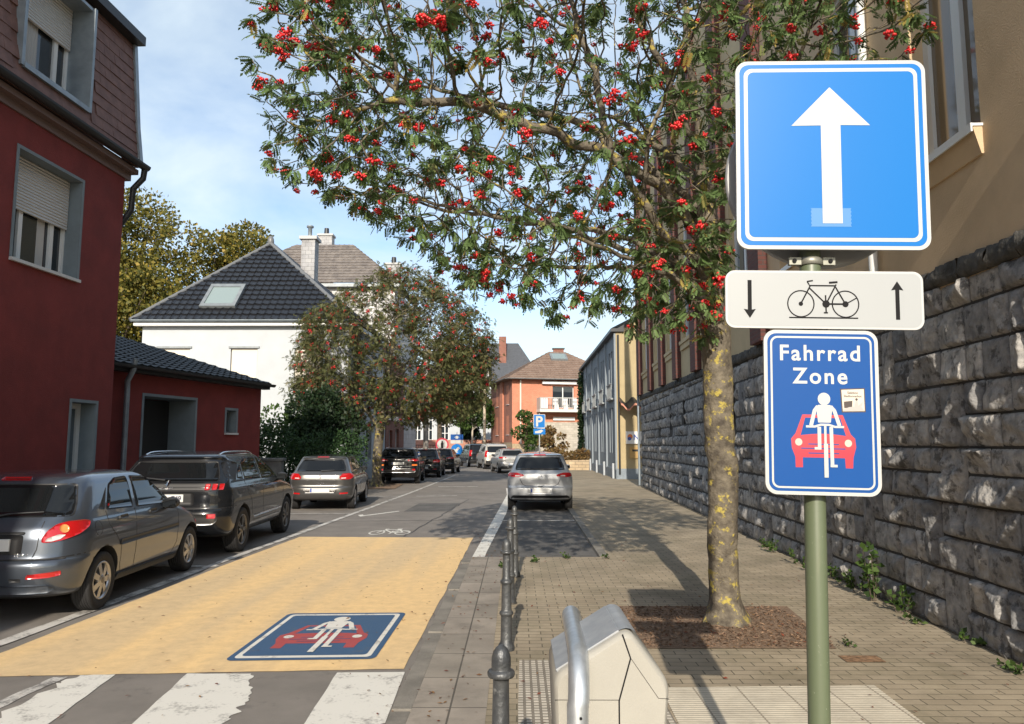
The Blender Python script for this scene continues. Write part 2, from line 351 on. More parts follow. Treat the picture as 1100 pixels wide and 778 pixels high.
# soil strip at the foot of the stone wall
mb = MB(); mb.prism([(3.62,2),(3.8,2),(5.0,30),(4.88,30)], 0, .062); st(mb.build("soil_strip", soilm))
st(sheet("tree_pit", [(.97,7.98),(2.77,7.98),(2.6,6.36),(1.02,6.36)], .056, mulch))
st(sheet("tree_pit", [(-6.6,29.4),(-4.7,29.4),(-4.9,33),(-6.6,33)], .02, mulch))
# yellow coating and lettering-free road markings
def jag(a, c, amp, n=26):
    out = []; d = Vector((c[0]-a[0], c[1]-a[1])); nn = Vector((-d.y,d.x)).normalized()
    for i in range(n):
        u = i/n; p = Vector(a)+d*u; k = amp*(noise.noise(Vector((p.x*5,p.y*5,3)))+.6*noise.noise(Vector((p.x*17,p.y*17,1)))) if 0 < i else 0
        out.append((p.x+nn.x*k, p.y+nn.y*k))
    return out
def mark(name, segs, m, z=.005):
    """polygon from edges (a, jag amplitude)"""
    P = []
    for i,(a,amp) in enumerate(segs):
        c = segs[(i+1)%len(segs)][0]; P += jag(a,c,amp) if amp else [a]
    return st(sheet(name, P, z, m))
mark("yellow_road_coating", [((-4.24,5.72),.012),((-.86,5.96),.015),((-.80,14.12),.03),((-4.02,14.24),.015),((-4.15,11),.015)], yel)
tarm = mat("tar", (.045,.042,.04), .6)
for k,(a,c,wd) in enumerate((((-4.1,17.1),(.0,17.6),.045),((-6.2,15.2),(-4.15,14.9),.05),((-2.1,14.3),(-1.5,24),.03),((-.9,2.6),(-1.0,5.6),.03),((-3.9,26.5),(-.4,26.9),.06))):
    P = jag(a,c,.07,30)+[c]; st(sheet("tar_seam", thick(P,wd), .0025+.0002*k, tarm))
st(sheet("road_patch", [(-2.9,19.6),(-1.7,19.7),(-1.65,22.4),(-2.85,22.3)], .002, asph_d))
mark("zebra_stripe", [((-1.20,2.6),0),((-.74,2.6),.004),((-.84,5.88),.004),((-1.345,5.86),.01)], wpaint)
mark("zebra_stripe", [((-2.12,2.6),0),((-1.72,2.6),.1),((-1.78,4.9),.09),((-1.80,5.3),.05),((-1.98,5.83),.01),((-2.46,5.83),.01)], wpaint)
mark("zebra_stripe", [((-3.05,2.6),.1),((-2.62,2.6),.01),((-2.98,5.80),.01),((-3.24,5.78),.12),((-3.3,5.6),.16)], wpaint)
mark("zebra_stripe", [((-3.62,3.2),.03),((-3.55,3.2),.03),((-3.30,5.74),.02),((-3.40,5.74),.03)], wpaint2)
mark("zebra_stripe", [((-4.6,3.2),.08),((-4.2,3.2),.05),((-4.05,5.68),.02),((-4.35,5.66),.05)], wpaint2)
mark("parking_line", [((-4.56,4.5),.015),((-4.42,4.5),.015),((-4.22,12),.015),((-3.72,27),0),((-3.40,43),0),((-3.50,43.3),0),((-3.84,27),0),((-4.34,12),.02)], wpaint2, .009)
mark("parking_line", [((-.68,11.5),.008),((-.50,11.5),.008),((-.26,19),0),((-.18,26),0),((-.3,30),0),((-.42,30),0),((-.33,26),0)], wpaint, .009)
mark("parking_line", [((-.50,11.46),.01),((1.34,11.46),.01),((1.34,11.56),.01),((-.50,11.56),.01)], wpaint2, .010)
mark("parking_line", [((-.36,17.2),.01),((1.4,17.2),.01),((1.4,17.32),.01),((-.36,17.32),.01)], wpaint2, .010)
for yy in (10.75, 18.8, 24.9): mark("parking_line", [((-6.3,yy),.01),((-4.2+.02*(yy-10.7),yy),.01),((-4.2+.02*(yy-10.7),yy+.11),.01),((-6.3,yy+.11),.01)], wpaint2, .010)
mark("bay_corner_mark", [((-3.86,18.6),.01),((-3.72,18.2),.01),((-3.0,19.6),.01),((-3.06,19.75),.01),((-3.7,18.5),.01),((-3.76,18.75),.01)], wpaint, .006)
mark("lane_dash", [((-3.35,25.3),.01),((-2.0,25.6),.01),((-2.0,25.75),.01),((-3.35,25.45),.01)], wpaint2, .006)
mark("lane_dash", [((-3.2,31),.01),((-1.6,31.2),.01),((-1.6,31.4),.01),((-3.2,31.2),.01)], wpaint2, .006)

# pictogram of the cycle zone: (colour key, polygon) in drawing units, y down
def pictogram():
    P = [('red', [(200,345),(425,345),(467,452),(490,474),(495,520),(478,580),(475,637),(435,637),(432,582),(198,582),(198,637),(158,637),(157,580),(138,530),(135,480),(160,450)]),
         ('blue', [(215,362),(410,362),(440,460)] + [(440-252*i/8, 460-10*math.sin(math.pi*i/8)) for i in range(1,8)] + [(188,460)]),
         ('cream', circ(177,498,20,20)), ('cream', circ(452,500,20,20))]
    P += [('blue', thick([(230,508),(400,508)],6)), ('blue', thick([(190,532),(435,532)],6)), ('blue', thick([(230,558),(400,558)],6))]
    P += [('white', circ(322,257,35,26)), ('white', [(290,290),(355,290),(368,300),(357,388),(287,388),(276,300)]),
          ('white', thick([(287,298),(268,322),(247,405)],21)), ('white', thick([(357,298),(378,322),(405,405)],21)),
          ('white', thick([(218,411),(268,411),(300,400),(345,400),(380,411),(430,411)],12)),
          ('white', thick([(292,412),(292,536)],20)), ('white', thick([(264,531),(301,531)],14)),
          ('white', thick([(358,412),(361,632)],20)), ('white', thick([(350,626),(389,626)],14)),
          ('white', thick([(325,405),(325,512)],13)), ('white', thick([(327,505),(327,690)],23))]
    return P
# blue cycle-zone square on the road
sq = [(-2.31,6.15),(-1.13,6.21),(-1.12,7.88),(-2.30,7.83)]
def sqp(u, v):
    a = Vector(sq[0]).lerp(Vector(sq[1]),u); c = Vector(sq[3]).lerp(Vector(sq[2]),u); return tuple(a.lerp(c,v))
mb = MB(); CI = {'blue':0,'white':1,'red':2,'cream':1}
def flat(poly, z, mi):
    a = sum(poly[i][0]*poly[(i+1)%len(poly)][1]-poly[(i+1)%len(poly)][0]*poly[i][1] for i in range(len(poly)))
    if a < 0: poly = poly[::-1]
    mb.add([(p[0],p[1],z) for p in poly], [list(range(len(poly)))], mi)
flat([sqp(*p) for p in rrect(0,1,0,1,.05)], .009, 0); flat([sqp(*p) for p in rrect(.04,.96,.035,.965,.035)], .0105, 1); flat([sqp(*p) for p in rrect(.075,.925,.07,.93,.03)], .012, 0)
for i,(c,p) in enumerate(pictogram()):
    flat([sqp((q[0]-315)/540+.5, (760-q[1])/600*.98) for q in p], .0132+.0003*i, CI[c])
st(mb.build("cycle_zone_road_marking", [bpaint, wpaint, rpaint]))

# bicycle drawing used by the sign and the road symbol: polylines (points, width)
BIKE = [([(232,64),(250,61)],5),([(233,64),(241,78),(213,130)],5),([(239,76),(316,76)],5),([(318,72),(287,130)],5),([(240,84),(287,130)],5),([(316,80),(344,130)],5),([(287,130),(344,130)],6),
        ([(297,67),(322,65)],7),([(344,130),(378,111)],4),([(286,104),(287,156)],5),([(280,156),(292,156)],5)]
mb = MB()
def bk(p): return (-2.47+(p[0]-279)/205*.78, 14.55+(173-p[1])/112*1.0)
for cx in (213,344):
    o_ = [bk(p) for p in circ(cx,130,40,28)]; i_ = [bk(p) for p in circ(cx,130,31,28)]
    for k in range(28): flat([o_[k],o_[(k+1)%28],i_[(k+1)%28],i_[k]], .005, 0)
for k,(p,wd) in enumerate(BIKE): flat([bk(q) for q in thick(p,wd*2.0)], .0055+.0003*k, 0)
st(mb.build("bicycle_road_symbol", wpaint))
# white tactile slabs
mb = MB(); mb.prism([(.95,4.3),(2.40,4.3),(2.46,5.42),(.98,5.36)], .03, .056); st(mb.build("tactile_strip", tact_r))
mb = MB(); mb.prism([(-.02,2.5),(.95,2.5),(.95,5.36),(.32,5.36),(.32,6.02),(.02,6.02)], .03, .0555); st(mb.build("tactile_strip", tact_d))
st(sheet("utility_cover", [(2.52,5.98),(2.82,5.98),(2.82,6.16),(2.52,6.16)], .055, mat("rust_cover",(.22,.13,.07),.7,var=.5,vscale=18,bump=.5)))

# ------------------------------------------------------------------ buildings
class Frame:
    """wall coordinates: s along the wall, d outwards, z up"""
    def __init__(f, o, dirs, out): f.o = Vector((*o,0)); f.s = Vector((*dirs,0)).normalized(); f.n = Vector((*out,0)).normalized()
    def P(f, s, d, z): return f.o + f.s*s + f.n*d + Vector((0,0,z))
    def box(f, mb, s0, s1, d0, d1, z0, z1, mi=0):
        mb.hexa([f.P(s0,d0,z0),f.P(s1,d0,z0),f.P(s1,d1,z0),f.P(s0,d1,z0),f.P(s0,d0,z1),f.P(s1,d0,z1),f.P(s1,d1,z1),f.P(s0,d1,z1)], mi)
    def wall(f, mb, s0, s1, z0, z1, ops, thickn=.35, mi=0, rmi=0, back=True):
        """wall with openings (s0,s1,z0,z1[,reveal depth])"""
        ss = sorted(set([s0,s1]+[v for o in ops for v in o[:2]])); zz = sorted(set([z0,z1]+[v for o in ops for v in o[2:4]]))
        for a, b in zip(ss[:-1],ss[1:]):
            for c, d in zip(zz[:-1],zz[1:]):
                m = ((a+b)/2,(c+d)/2)
                if any(o[0]<m[0]<o[1] and o[2]<m[1]<o[3] for o in ops): continue
                mb.add([f.P(a,0,c),f.P(b,0,c),f.P(b,0,d),f.P(a,0,d)], [(0,1,2,3)], mi)
        for o in ops:
            D = -(o[4] if len(o)>4 else thickn); a,b,c,d = o[:4]
            for q in ([(a,0,c),(a,D,c),(a,D,d),(a,0,d)],[(b,0,c),(b,D,c),(b,D,d),(b,0,d)],[(a,0,d),(b,0,d),(b,D,d),(a,D,d)],[(a,0,c),(b,0,c),(b,D,c),(a,D,c)]):
                mb.add([f.P(*p) for p in q], [(0,1,2,3)], rmi)
        if back:
            T = -.9
            for q in ([(s0,0,z0),(s0,T,z0),(s0,T,z1),(s0,0,z1)],[(s1,0,z0),(s1,T,z0),(s1,T,z1),(s1,0,z1)],[(s0,0,z1),(s1,0,z1),(s1,T,z1),(s0,T,z1)],[(s0,T,z0),(s1,T,z0),(s1,T,z1),(s0,T,z1)]):
                mb.add([f.P(*p) for p in q], [(0,1,2,3)], mi)
def rootloc(p):
    v = Vector((0,0,0))
    while p is not None: v += p.location; p = p.parent
    return v
def bw(mb, name, mats, parent, bevel=0):
    """build from world coordinates under an unrotated parent"""
    r = rootloc(parent); mb.v = [(p[0]-r.x,p[1]-r.y,p[2]-r.z) for p in mb.v]
    return mb.build(name, mats, parent, bevel)
glass = mat("window_glass", (.02,.025,.03), .03, spec=.8)
glass_b = mat("bright_glass", (.10,.13,.15), .05, spec=.9)
whitef = mat("white_frame", (.72,.72,.70), .4)
greyf = mat("grey_metal", (.22,.24,.25), .45, metal=.3, var=.15)
greyr = mat("grey_render", (.17,.205,.225), .8, var=.08)
shut = mat("shutter_slats", (.60,.58,.55), .55)
n, l, b = nodes_of(shut); t = n.new("ShaderNodeTexCoord"); wv = n.new("ShaderNodeTexWave"); wv.bands_direction = 'Z'; wv.inputs["Scale"].default_value = 6.5; l.new(t.outputs["Object"], wv.inputs[0])
bp = n.new("ShaderNodeBump"); bp.inputs["Strength"].default_value = 1; bp.inputs["Distance"].default_value = .02; l.new(wv.outputs["Fac"], bp.inputs["Height"]); l.new(bp.outputs[0], b.inputs["Normal"])
curt = mat("curtain", (.45,.43,.40), .9)
dark = mat("dark_interior", (.012,.012,.013), .6)
def window(fr, parent, s0, s1, z0, z1, d=-.2, frame=whitef, pane=glass, mull=(.5,), bars=(), shutter=0, sill=None, fw=.06, curtain=None, name="window"):
    mb = MB()
    fr.box(mb,s0,s0+fw,d-.06,d,z0,z1); fr.box(mb,s1-fw,s1,d-.06,d,z0,z1); fr.box(mb,s0+fw,s1-fw,d-.06,d,z0,z0+fw); fr.box(mb,s0+fw,s1-fw,d-.06,d,z1-fw,z1)
    for m in mull: c = s0+(s1-s0)*m; fr.box(mb,c-fw*.7,c+fw*.7,d-.055,d+.005,z0+fw,z1-fw)
    for m in bars: c = z0+(z1-z0)*m; fr.box(mb,s0+fw,s1-fw,d-.052,d-.004,c-fw*.5,c+fw*.5)
    o = bw(mb,name,frame,parent)
    g = MB(); fr.box(g,s0+fw*.5,s1-fw*.5,d-.05,d-.035,z0+fw*.5,z1-fw*.5); bw(g,"pane",pane,o)
    if curtain:
        g = MB()
        for a, c in curtain: 
            N_ = 10
            P = [fr.P(s0+(s1-s0)*(a+(c-a)*i/N_), d-.034+(.008 if i%2 else 0), z) for z in (z0+fw,z1-fw) for i in range(N_+1)]
            g.add(P, [(i,i+1,N_+2+i,N_+1+i) for i in range(N_)])
        bw(g,"curtain",curt,o)
    if shutter:
        g = MB(); fr.box(g,s0+.02,s1-.02,d+.01,d+.045,z1-(z1-z0)*shutter,z1); bw(g,"roller_shutter",shut,o)
    if sill:
        g = MB(); fr.box(g,s0-.05,s1+.05,d,sill,z0-.05,z0-.004); bw(g,"sill",mat_sill,o)
    return o
mat_sill = mat("sill_stone", (.55,.55,.54), .6)
def tiles(mb, eL, eR, tL, tR, rows, tw, lift=.035, mi=0, roll=.03):
    """overlapping roof tiles on the quad eave-left, eave-right, top-left, top-right (top may be a point)"""
    eL,eR,tL,tR = map(Vector,(eL,eR,tL,tR)); nrm = (eR-eL).cross(((tL+tR)-(eL+eR))*.5).normalized()
    if nrm.z < 0: nrm = -nrm
    e = (eR-eL).normalized(); width = (eR-eL).length
    for r in range(rows):
        v0, v1 = r/rows, (r+1)/rows
        def edge(v): return (eL.lerp(tL,v)-eL).dot(e), (eR.lerp(tR,v)-eL).dot(e)
        a0,b0 = edge(v0); a1,b1 = edge(v1); up0 = eL.lerp(tL,v0)-e*a0; up1 = eL.lerp(tL,v1)-e*a1
        k = math.floor(min(a0,a1)/tw)
        while k*tw < max(b0,b1):
            x0,x1 = k*tw,(k+1)*tw; k += 1
            def cl(x,a,b): return min(max(x,a),b)
            if cl(x1,a0,b0)-cl(x0,a0,b0) < .01: continue
            xs = (x0,x0+.3*tw,x0+.55*tw,x1-.002)
            hs = (0,roll,roll*.3,0); V = []
            for x,h in zip(xs,hs): V.append(up0+e*cl(x,a0,b0)+nrm*(lift+h))
            for x,h in zip(xs,hs): V.append(up1+e*cl(x,a1,b1)+nrm*(h*.8+.002))
            for x,h in zip(xs,hs): V.append(up0+e*cl(x,a0,b0)+nrm*(h*.2-.01))
            mb.add(V, [(0,1,5,4),(1,2,6,5),(2,3,7,6),(0,8,9,1),(1,9,10,2),(2,10,11,3)], mi)
    mb.add([eL,eR,tR,tL], [(0,1,2,3)], mi)
def pipe(mb, pts, r=.05, mi=0): mb.tube(pts, r, 10, mi)
def gutter(mb, fr, s0, s1, d, z, r=.09, mi=0):
    n_ = 8; V = []
    for s_ in (s0,s1):
        for k in range(n_+1):
            a = math.pi*k/n_; V.append(fr.P(s_, d+r*math.cos(a), z-r*math.sin(a)))
        for k in range(n_+1):
            a = math.pi*(n_-k)/n_; V.append(fr.P(s_, d+(r-.012)*math.cos(a), z-(r-.012)*math.sin(a)))
    m_ = 2*(n_+1)
    mb.add(V, [(i,(i+1)%m_,m_+(i+1)%m_,m_+i) for i in range(m_)]+[list(range(m_))[::-1],list(range(m_,2*m_))], mi)

# ---- dark red house with mansard roof (left)
redw = mat("dark_red_render", (.165,.024,.020), .85, var=.14, vscale=2.2, bump=.35, bscale=90, stain=((.10,.020,.018), .9, .55, .22, .55))
slatem = mat("mansard_slates", (.125,.062,.050), .7, col2=(.185,.095,.075), vscale=6, bump=.2, bscale=60)
darkm = mat("dark_metal", (.035,.037,.04), .45, metal=.4)
zinc = mat("zinc", (.26,.30,.33), .5, metal=.5, var=.15)
T = thing("red_house", "dark red rendered house with brown mansard roof and grey framed windows", "house", (-7,13,0))
F1 = Frame((-7,13),(.052,1),(1,-.052))
ops = [(-2.62,-1.17,4.34,5.94,.28),(-1.09,-.45,.10,2.38,.28),(-6.6,-5.1,4.34,5.94,.28),(-6.6,-5.1,1.0,2.5,.28)]
mb = MB(); F1.wall(mb,-14,0,0,6.43,ops,mi=0,rmi=1,back=False)
F1.box(mb,-14,-.002,-9,-.5,0,6.43); F1.box(mb,-.004,0,-.5,-.001,0,6.43); bw(mb,"wall",[redw,greyr],T)
for o in ops[:2]:                                # raised grey surrounds
    mb = MB(); a,b_,c,d_ = o[:4]
    F1.box(mb,a-.05,a-.001,-.02,.012,c,d_+.05); F1.box(mb,b_+.001,b_+.05,-.02,.012,c,d_+.05); F1.box(mb,a-.001,b_+.001,-.02,.012,d_+.001,d_+.05)
    bw(mb,"window_surround",greyr,T)
window(F1,T,-2.62,-1.17,4.34,5.94,-.24,shutter=.5,sill=.05,curtain=((.02,.18),(.58,.7)),mull=(.30,.78))
window(F1,T,-6.6,-5.1,4.34,5.94,-.24,shutter=.5,sill=.05)
window(F1,T,-6.6,-5.1,1.0,2.5,-.24,shutter=.3,sill=.05)
window(F1,T,-1.09,-.45,.12,2.38,-.26,pane=glass_b,mull=(.42,),name="door",fw=.09)
mb = MB()
prof = [(.17,6.70),(.12,7.08),(.07,7.45),(-.07,9.02)]
op2 = (-2.85,-1.35,7.12,8.78)
# mansard slates: courses of flat tiles, open where the dormer window sits
zs = np.arange(6.72,9.02,.20)
def md(z): return float(np.interp(z,[p[1] for p in prof],[p[0] for p in prof]))
for i,z in enumerate(zs):
    s_ = -14.0+(.15 if i%2 else 0)
    while s_ < .12:
        e_ = min(s_+.298,.12); z2 = min(z+.215,9.02)
        if not (e_ > op2[0]-.05 and s_ < op2[1]+.05 and z2 > op2[2]-.02 and z < op2[3]+.05):
            j = .004*math.sin(s_*37+i)
            P = [F1.P(s_,md(z)+.018+j,z),F1.P(e_,md(z)+.018+j,z),F1.P(e_,md(z2)+.004,z2),F1.P(s_,md(z2)+.004,z2),F1.P(s_,md(z)-.004,z-.002),F1.P(e_,md(z)-.004,z-.002)]
            mb.add(P,[(0,1,2,3),(4,5,1,0),(1,5,2),(0,3,4)])
        s_ += .30
for a,c,e_,g in ((-14,op2[0],6.66,9.02),(op2[1],.12,6.66,9.02),(op2[0],op2[1],6.66,op2[2]),(op2[0],op2[1],op2[3],9.02)):   # backing
    zz = [z for z in (e_,7.08,7.45,g) if e_<=z<=g]; zz = sorted(set(zz))
    for z0_,z1_ in zip(zz[:-1],zz[1:]): mb.add([F1.P(a,md(z0_)-.006,z0_),F1.P(c,md(z0_)-.006,z0_),F1.P(c,md(z1_)-.006,z1_),F1.P(a,md(z1_)-.006,z1_)],[(0,1,2,3)])
F1.box(mb,-14,.10,-9,-.5,6.43,9.0)
mb.add([F1.P(-14,.05,9.2),F1.P(.2,.05,9.2),F1.P(-2,-4.5,11.2),F1.P(-14,-4.5,11.2)],[(0,1,2,3)])
RF = bw(mb,"mansard_roof",slatem,T)
mb = MB()
F1.box(mb,-14,.20,-.25,.13,9.03,9.20); F1.box(mb,-14,.16,.0,.15,6.55,6.64,1); F1.box(mb,-14,.14,-.5,.03,6.431,6.74,1)
bw(mb,"eaves",[darkm,mat("eaves_board",(.16,.11,.10),.7)],T)
mb = MB(); gutter(mb,F1,-14,.26,.24,6.73,.085); pipe(mb,[F1.P(.20,.24,6.68),F1.P(.20,.22,6.5),F1.P(.17,.06,6.30),F1.P(.16,.05,5.9),F1.P(.16,-.3,5.4),F1.P(.16,-.3,3.3)],.055); bw(mb,"gutter",darkm,T)
mb = MB()                                       # metal verge flashing
for (d0,z0_),(d1,z1_) in zip(prof[:-1],prof[1:]):
    mb.hexa([F1.P(.10,d0+.05,z0_),F1.P(.20,d0+.05,z0_),F1.P(.20,d0-.3,z0_),F1.P(.10,d0-.3,z0_),F1.P(.10,d1+.05,z1_),F1.P(.20,d1+.05,z1_),F1.P(.20,d1-.3,z1_),F1.P(.10,d1-.3,z1_)])
bw(mb,"verge_flashing",zinc,T)
mb = MB(); a,c,e_,g = op2
F1.box(mb,a-.06,a,-.45,.16,e_-.06,g+.05); F1.box(mb,c,c+.06,-.45,.16,e_-.06,g+.05); F1.box(mb,a,c,-.45,.17,e_-.08,e_); F1.box(mb,a,c,-.45,.12,g,g+.05)
bw(mb,"dormer_lining",zinc,RF)
window(F1,T,a,c,e_,g,-.26,shutter=.42,curtain=((.02,.16),(.36,.55)),mull=(.22,.80),name="dormer_window")

# unseen house added behind the camera, placed to cast the shade on the nearest car
mbn = MB(); mbn.box(-14,-5.72,-16,-1.3,0,6.6)
mbn.add([(-14.3,-16,6.6),(-5.62,-16,6.6),(-5.62,-1.2,6.6),(-14.3,-1.2,6.6),(-10,-16,9.6),(-10,-1.2,9.6)],[(0,1,4),(3,5,2),(1,2,5,4),(0,4,5,3),(0,3,2,1)],1)
tag(mbn.build("shade_casting_house",[redw,slatem]),"unseen plain red house with pitched roof, added to shade the nearest car","house")

# ---- dark red garage wing
roofd = mat("dark_roof_tiles", (.016,.019,.021), .5, var=.25, vscale=5)
F2 = Frame((-6.8,20),(.229,.973),(.973,-.229))
T = thing("garage_annexe", "low dark red annexe with black tiled lean-to roof and grey reveals", "annexe", (-6.8,20,0))
ops = [(-4.38,-2.70,.10,2.72,.75),(-1.5,-1.08,2.0,2.55,.22)]
mb = MB(); F2.wall(mb,-6.4,0,0,3.2,ops,rmi=1,back=False)
F2.box(mb,-6.4,-.002,-5,-.8,0,3.2)
mb.add([F2.P(0,0,0),F2.P(0,-5,0),F2.P(0,-5,4.75),F2.P(0,0,3.2)],[(0,1,2,3)]); mb.add([F2.P(-6.4,0,3.2),F2.P(0,0,3.2),F2.P(0,-.8,3.2),F2.P(-6.4,-.8,3.2)],[(0,1,2,3)])
bw(mb,"wall",[redw,greyr],T)
for o in ops:
    mb = MB(); a,b_,c,d_ = o[:4]
    F2.box(mb,a-.06,a-.001,-.02,.012,c,d_+.06); F2.box(mb,b_+.001,b_+.06,-.02,.012,c,d_+.06); F2.box(mb,a-.001,b_+.001,-.02,.012,d_+.001,d_+.06)
    bw(mb,"window_surround",greyr,T)
mb = MB(); tiles(mb,F2.P(-6.6,.22,3.30),F2.P(.12,.22,3.30),F2.P(-6.6,-5,4.85),F2.P(.12,-5,4.85),16,.25,.03); bw(mb,"roof",roofd,T)
mb = MB(); F2.box(mb,-6.6,.1,.0,.2,3.16,3.27); F2.box(mb,.02,.11,-5,.2,3.2,3.26); gutter(mb,F2,-6.5,.14,.29,3.29,.07); bw(mb,"gutter",darkm,T)
mb = MB(); F2.box(mb,-4.36,-2.72,-.74,-.68,.1,2.7); o = bw(mb,"door",mat("dark_door",(.022,.022,.022),.5),T)
mb = MB(); F2.box(mb,-3.92,-3.72,-.679,-.674,1.86,2.2,0); F2.box(mb,-3.92,-3.72,-.679,-.674,1.66,1.80,1); bw(mb,"notice",[mat("notice_paper",(.5,.5,.48),.8),mat("notice_blue",(.10,.12,.30),.7)],o)
window(F2,T,-1.5,-1.08,2.0,2.55,-.2,frame=greyf,mull=(),sill=.05,fw=.04)
mb = MB(); pipe(mb,[F2.P(-5.05,.30,3.42),F2.P(-5.06,.28,3.2),F2.P(-5.0,.10,2.98),F2.P(-4.98,.09,2.8),F2.P(-4.98,.09,.05)],.055); bw(mb,"downpipe",zinc,T)

# ---- white house with black hipped roof
whiter = mat("white_render", (.44,.465,.485), .85, var=.04, vscale=1.5, bump=.15, bscale=50)
T = thing("white_house", "white rendered house with glossy black hipped tile roof and skylight", "house", (-12,32,0))
F3 = Frame((-16.1,32),(1,0),(0,-1)); F3s = Frame((-7.2,32),(.03,1),(1,-.03))
mb = MB(); ops = [(.75,2.1,4.0,5.8,.15),(3.85,5.0,4.0,5.8,.15),(.75,2.1,.9,2.7,.15),(3.85,5.0,.9,2.7,.15),(6.6,7.8,4.0,5.8,.15)]
F3.wall(mb,0,8.9,0,6.75,ops,back=False); ops_s = [(1.2,2.1,.1,2.6,.2),(3.6,4.8,1.0,2.7,.2),(1.0,2.2,3.9,5.5,.2),(3.6,4.8,3.9,5.5,.2)]
F3s.wall(mb,0,8,0,6.75,ops_s,back=False); mb.box(-16.1,-7.65,32.4,40,0,6.75); mb.box(-16.1,-16.09,32,32.4,0,6.75)
bw(mb,"wall",whiter,T)
cream = mat("cream_shutter",(.66,.60,.50),.7)
for i,o in enumerate(ops):
    wd = window(F3,T,*o[:4],-.12,fw=.07,sill=.04)
    g = MB(); F3.box(g,o[0]+.03,o[1]-.03,-.11,-.07,o[2]+(.55 if i!=0 else .2),o[3]); bw(g,"roller_shutter",cream,wd)
    g = MB(); F3.box(g,o[0]-.08,o[1]+.08,.002,.06,o[3]+.02,o[3]+.10); bw(g,"lintel",greyf,wd)
for o in ops_s: window(F3s,T,*o[:4],-.16,name="door" if o[2]<.5 else "window")
mb = MB(); F3.box(mb,-.25,9.25,-.02,.30,6.76,6.90); F3s.box(mb,-.3,8.3,-.02,.30,6.76,6.90); bw(mb,"eaves",mat("white_eaves",(.68,.68,.66),.6),T)
mb = MB(); gutter(mb,F3,-.3,9.3,.38,7.0,.09); bw(mb,"gutter",zinc,T)
rtile = mat("black_glazed_tiles",(.014,.015,.018),.22,spec=.6)
mb = MB(); ap0=(-12.1,36.2,11.55); ap1=(-12.1,38.5,11.55); eL=(-16.45,31.6,6.98); eR=(-6.9,31.6,6.98); bL=(-16.45,41,6.98); bR=(-6.7,41,6.98)
tiles(mb,eL,eR,ap0,ap0,17,.33,.05,roll=.045); tiles(mb,eR,bR,ap0,ap1,17,.33,.05,roll=.045); mb.add([eL,bL,ap1,ap0],[(0,1,2,3)]); mb.add([bL,bR,ap1],[(0,1,2)])
RF = bw(mb,"roof",rtile,T)
mb = MB()
mb.tube([eL,ap0],.10,8); mb.tube([eR,ap0],.10,8); mb.tube([ap0,ap1],.11,8); mb.ell((ap0[0],ap0[1],ap0[2]+.1),(.16,.16,.3)); bw(mb,"ridge_tiles",mat("ridge",(.13,.135,.14),.4),RF)
slope = (Vector(ap0)-Vector((-12.1,31.6,6.98))); 
def rp_(x,v,h=0): 
    nn = Vector((0,-slope.z,slope.y)).normalized(); return Vector((x,31.6,6.98))+slope*v+nn*h
mb = MB()
def rbox(mb,x0,x1,v0,v1,h0,h1,mi=0): mb.hexa([rp_(x0,v0,h0),rp_(x1,v0,h0),rp_(x1,v1,h0),rp_(x0,v1,h0),rp_(x0,v0,h1),rp_(x1,v0,h1),rp_(x1,v1,h1),rp_(x0,v1,h1)],mi)
for q in ((-13.75,-13.60,.13,.40),(-12.35,-12.20,.13,.40),(-13.6,-12.35,.13,.16),(-13.6,-12.35,.365,.40)): rbox(mb,*q,0,.16)
sk = bw(mb,"skylight",greyf,RF); g = MB(); rbox(g,-13.6,-12.35,.16,.365,.04,.12); bw(g,"pane",mat("sky_pane",(.20,.25,.25),.15,spec=.5),sk)
mb = MB(); mb.box(-10.35,-9.7,35.4,36.1,8.5,11.55); mb.box(-10.45,-9.6,35.3,36.2,11.55,11.7,1); mb.lathe([(.10,0),(.10,.5),(.17,.52),(.17,.6)],12,(-10.05,35.75,11.7),2)
bw(mb,"chimney",[brickmat("grey_chimney",(.30,.30,.31),(.36,.36,.36),(.2,.2,.2),.3,.2,.01,plane='xz'),mat("chimney_cap",(.42,.42,.42),.8),zinc],RF)

# ---- grey roofed house behind the white one
T = thing("grey_house", "tall pale house with grey brown hipped roof and chimneys behind the white house", "house", (-12.5,46,0))
mb = MB(); mb.box(-18.0,-7.2,44,54,0,11.1); bw(mb,"wall",brickmat("pale_cladding",(.46,.45,.44),(.52,.51,.5),(.35,.34,.33),.6,.3,.01,plane='xz'),T)
rg = mat("weathered_tiles",(.115,.10,.092),.75,col2=(.20,.175,.155),vscale=2.5,bump=.3,bscale=20)
mb = MB(); tiles(mb,(-18.5,43.6,11.2),(-6.9,43.6,11.2),(-13.9,46.6,14.3),(-10.4,46.6,14.3),14,.3,.04); tiles(mb,(-6.9,43.6,11.2),(-6.9,54,11.2),(-10.4,46.6,14.3),(-10.4,52,14.3),14,.3,.04)
mb.add([(-18.5,43.6,11.2),(-18.5,54,11.2),(-13.9,52,14.3),(-13.9,46.6,14.3)],[(0,1,2,3)]); mb.add([(-13.9,46.6,14.3),(-10.4,46.6,14.3),(-10.4,52,14.3),(-13.9,52,14.3)],[(0,1,2,3)])
RF = bw(mb,"roof",rg,T)
mb = MB(); mb.box(-18.5,-6.9,43.62,43.98,10.98,11.17); bw(mb,"eaves",greyf,RF)
for x,y_,h in ((-12.4,48,15.3),(-8.1,49,13.6)):
    mb = MB(); mb.box(x-.55,x+.35,y_,y_+.7,12,h,0); mb.box(x-.62,x+.42,y_-.07,y_+.77,h,h+.12,1); mb.lathe([(.17,0),(.15,.45)],10,(x-.1,y_+.35,h+.12),2)
    bw(mb,"chimney",[bpy.data.materials["grey_chimney"],bpy.data.materials["chimney_cap"],darkm],RF)

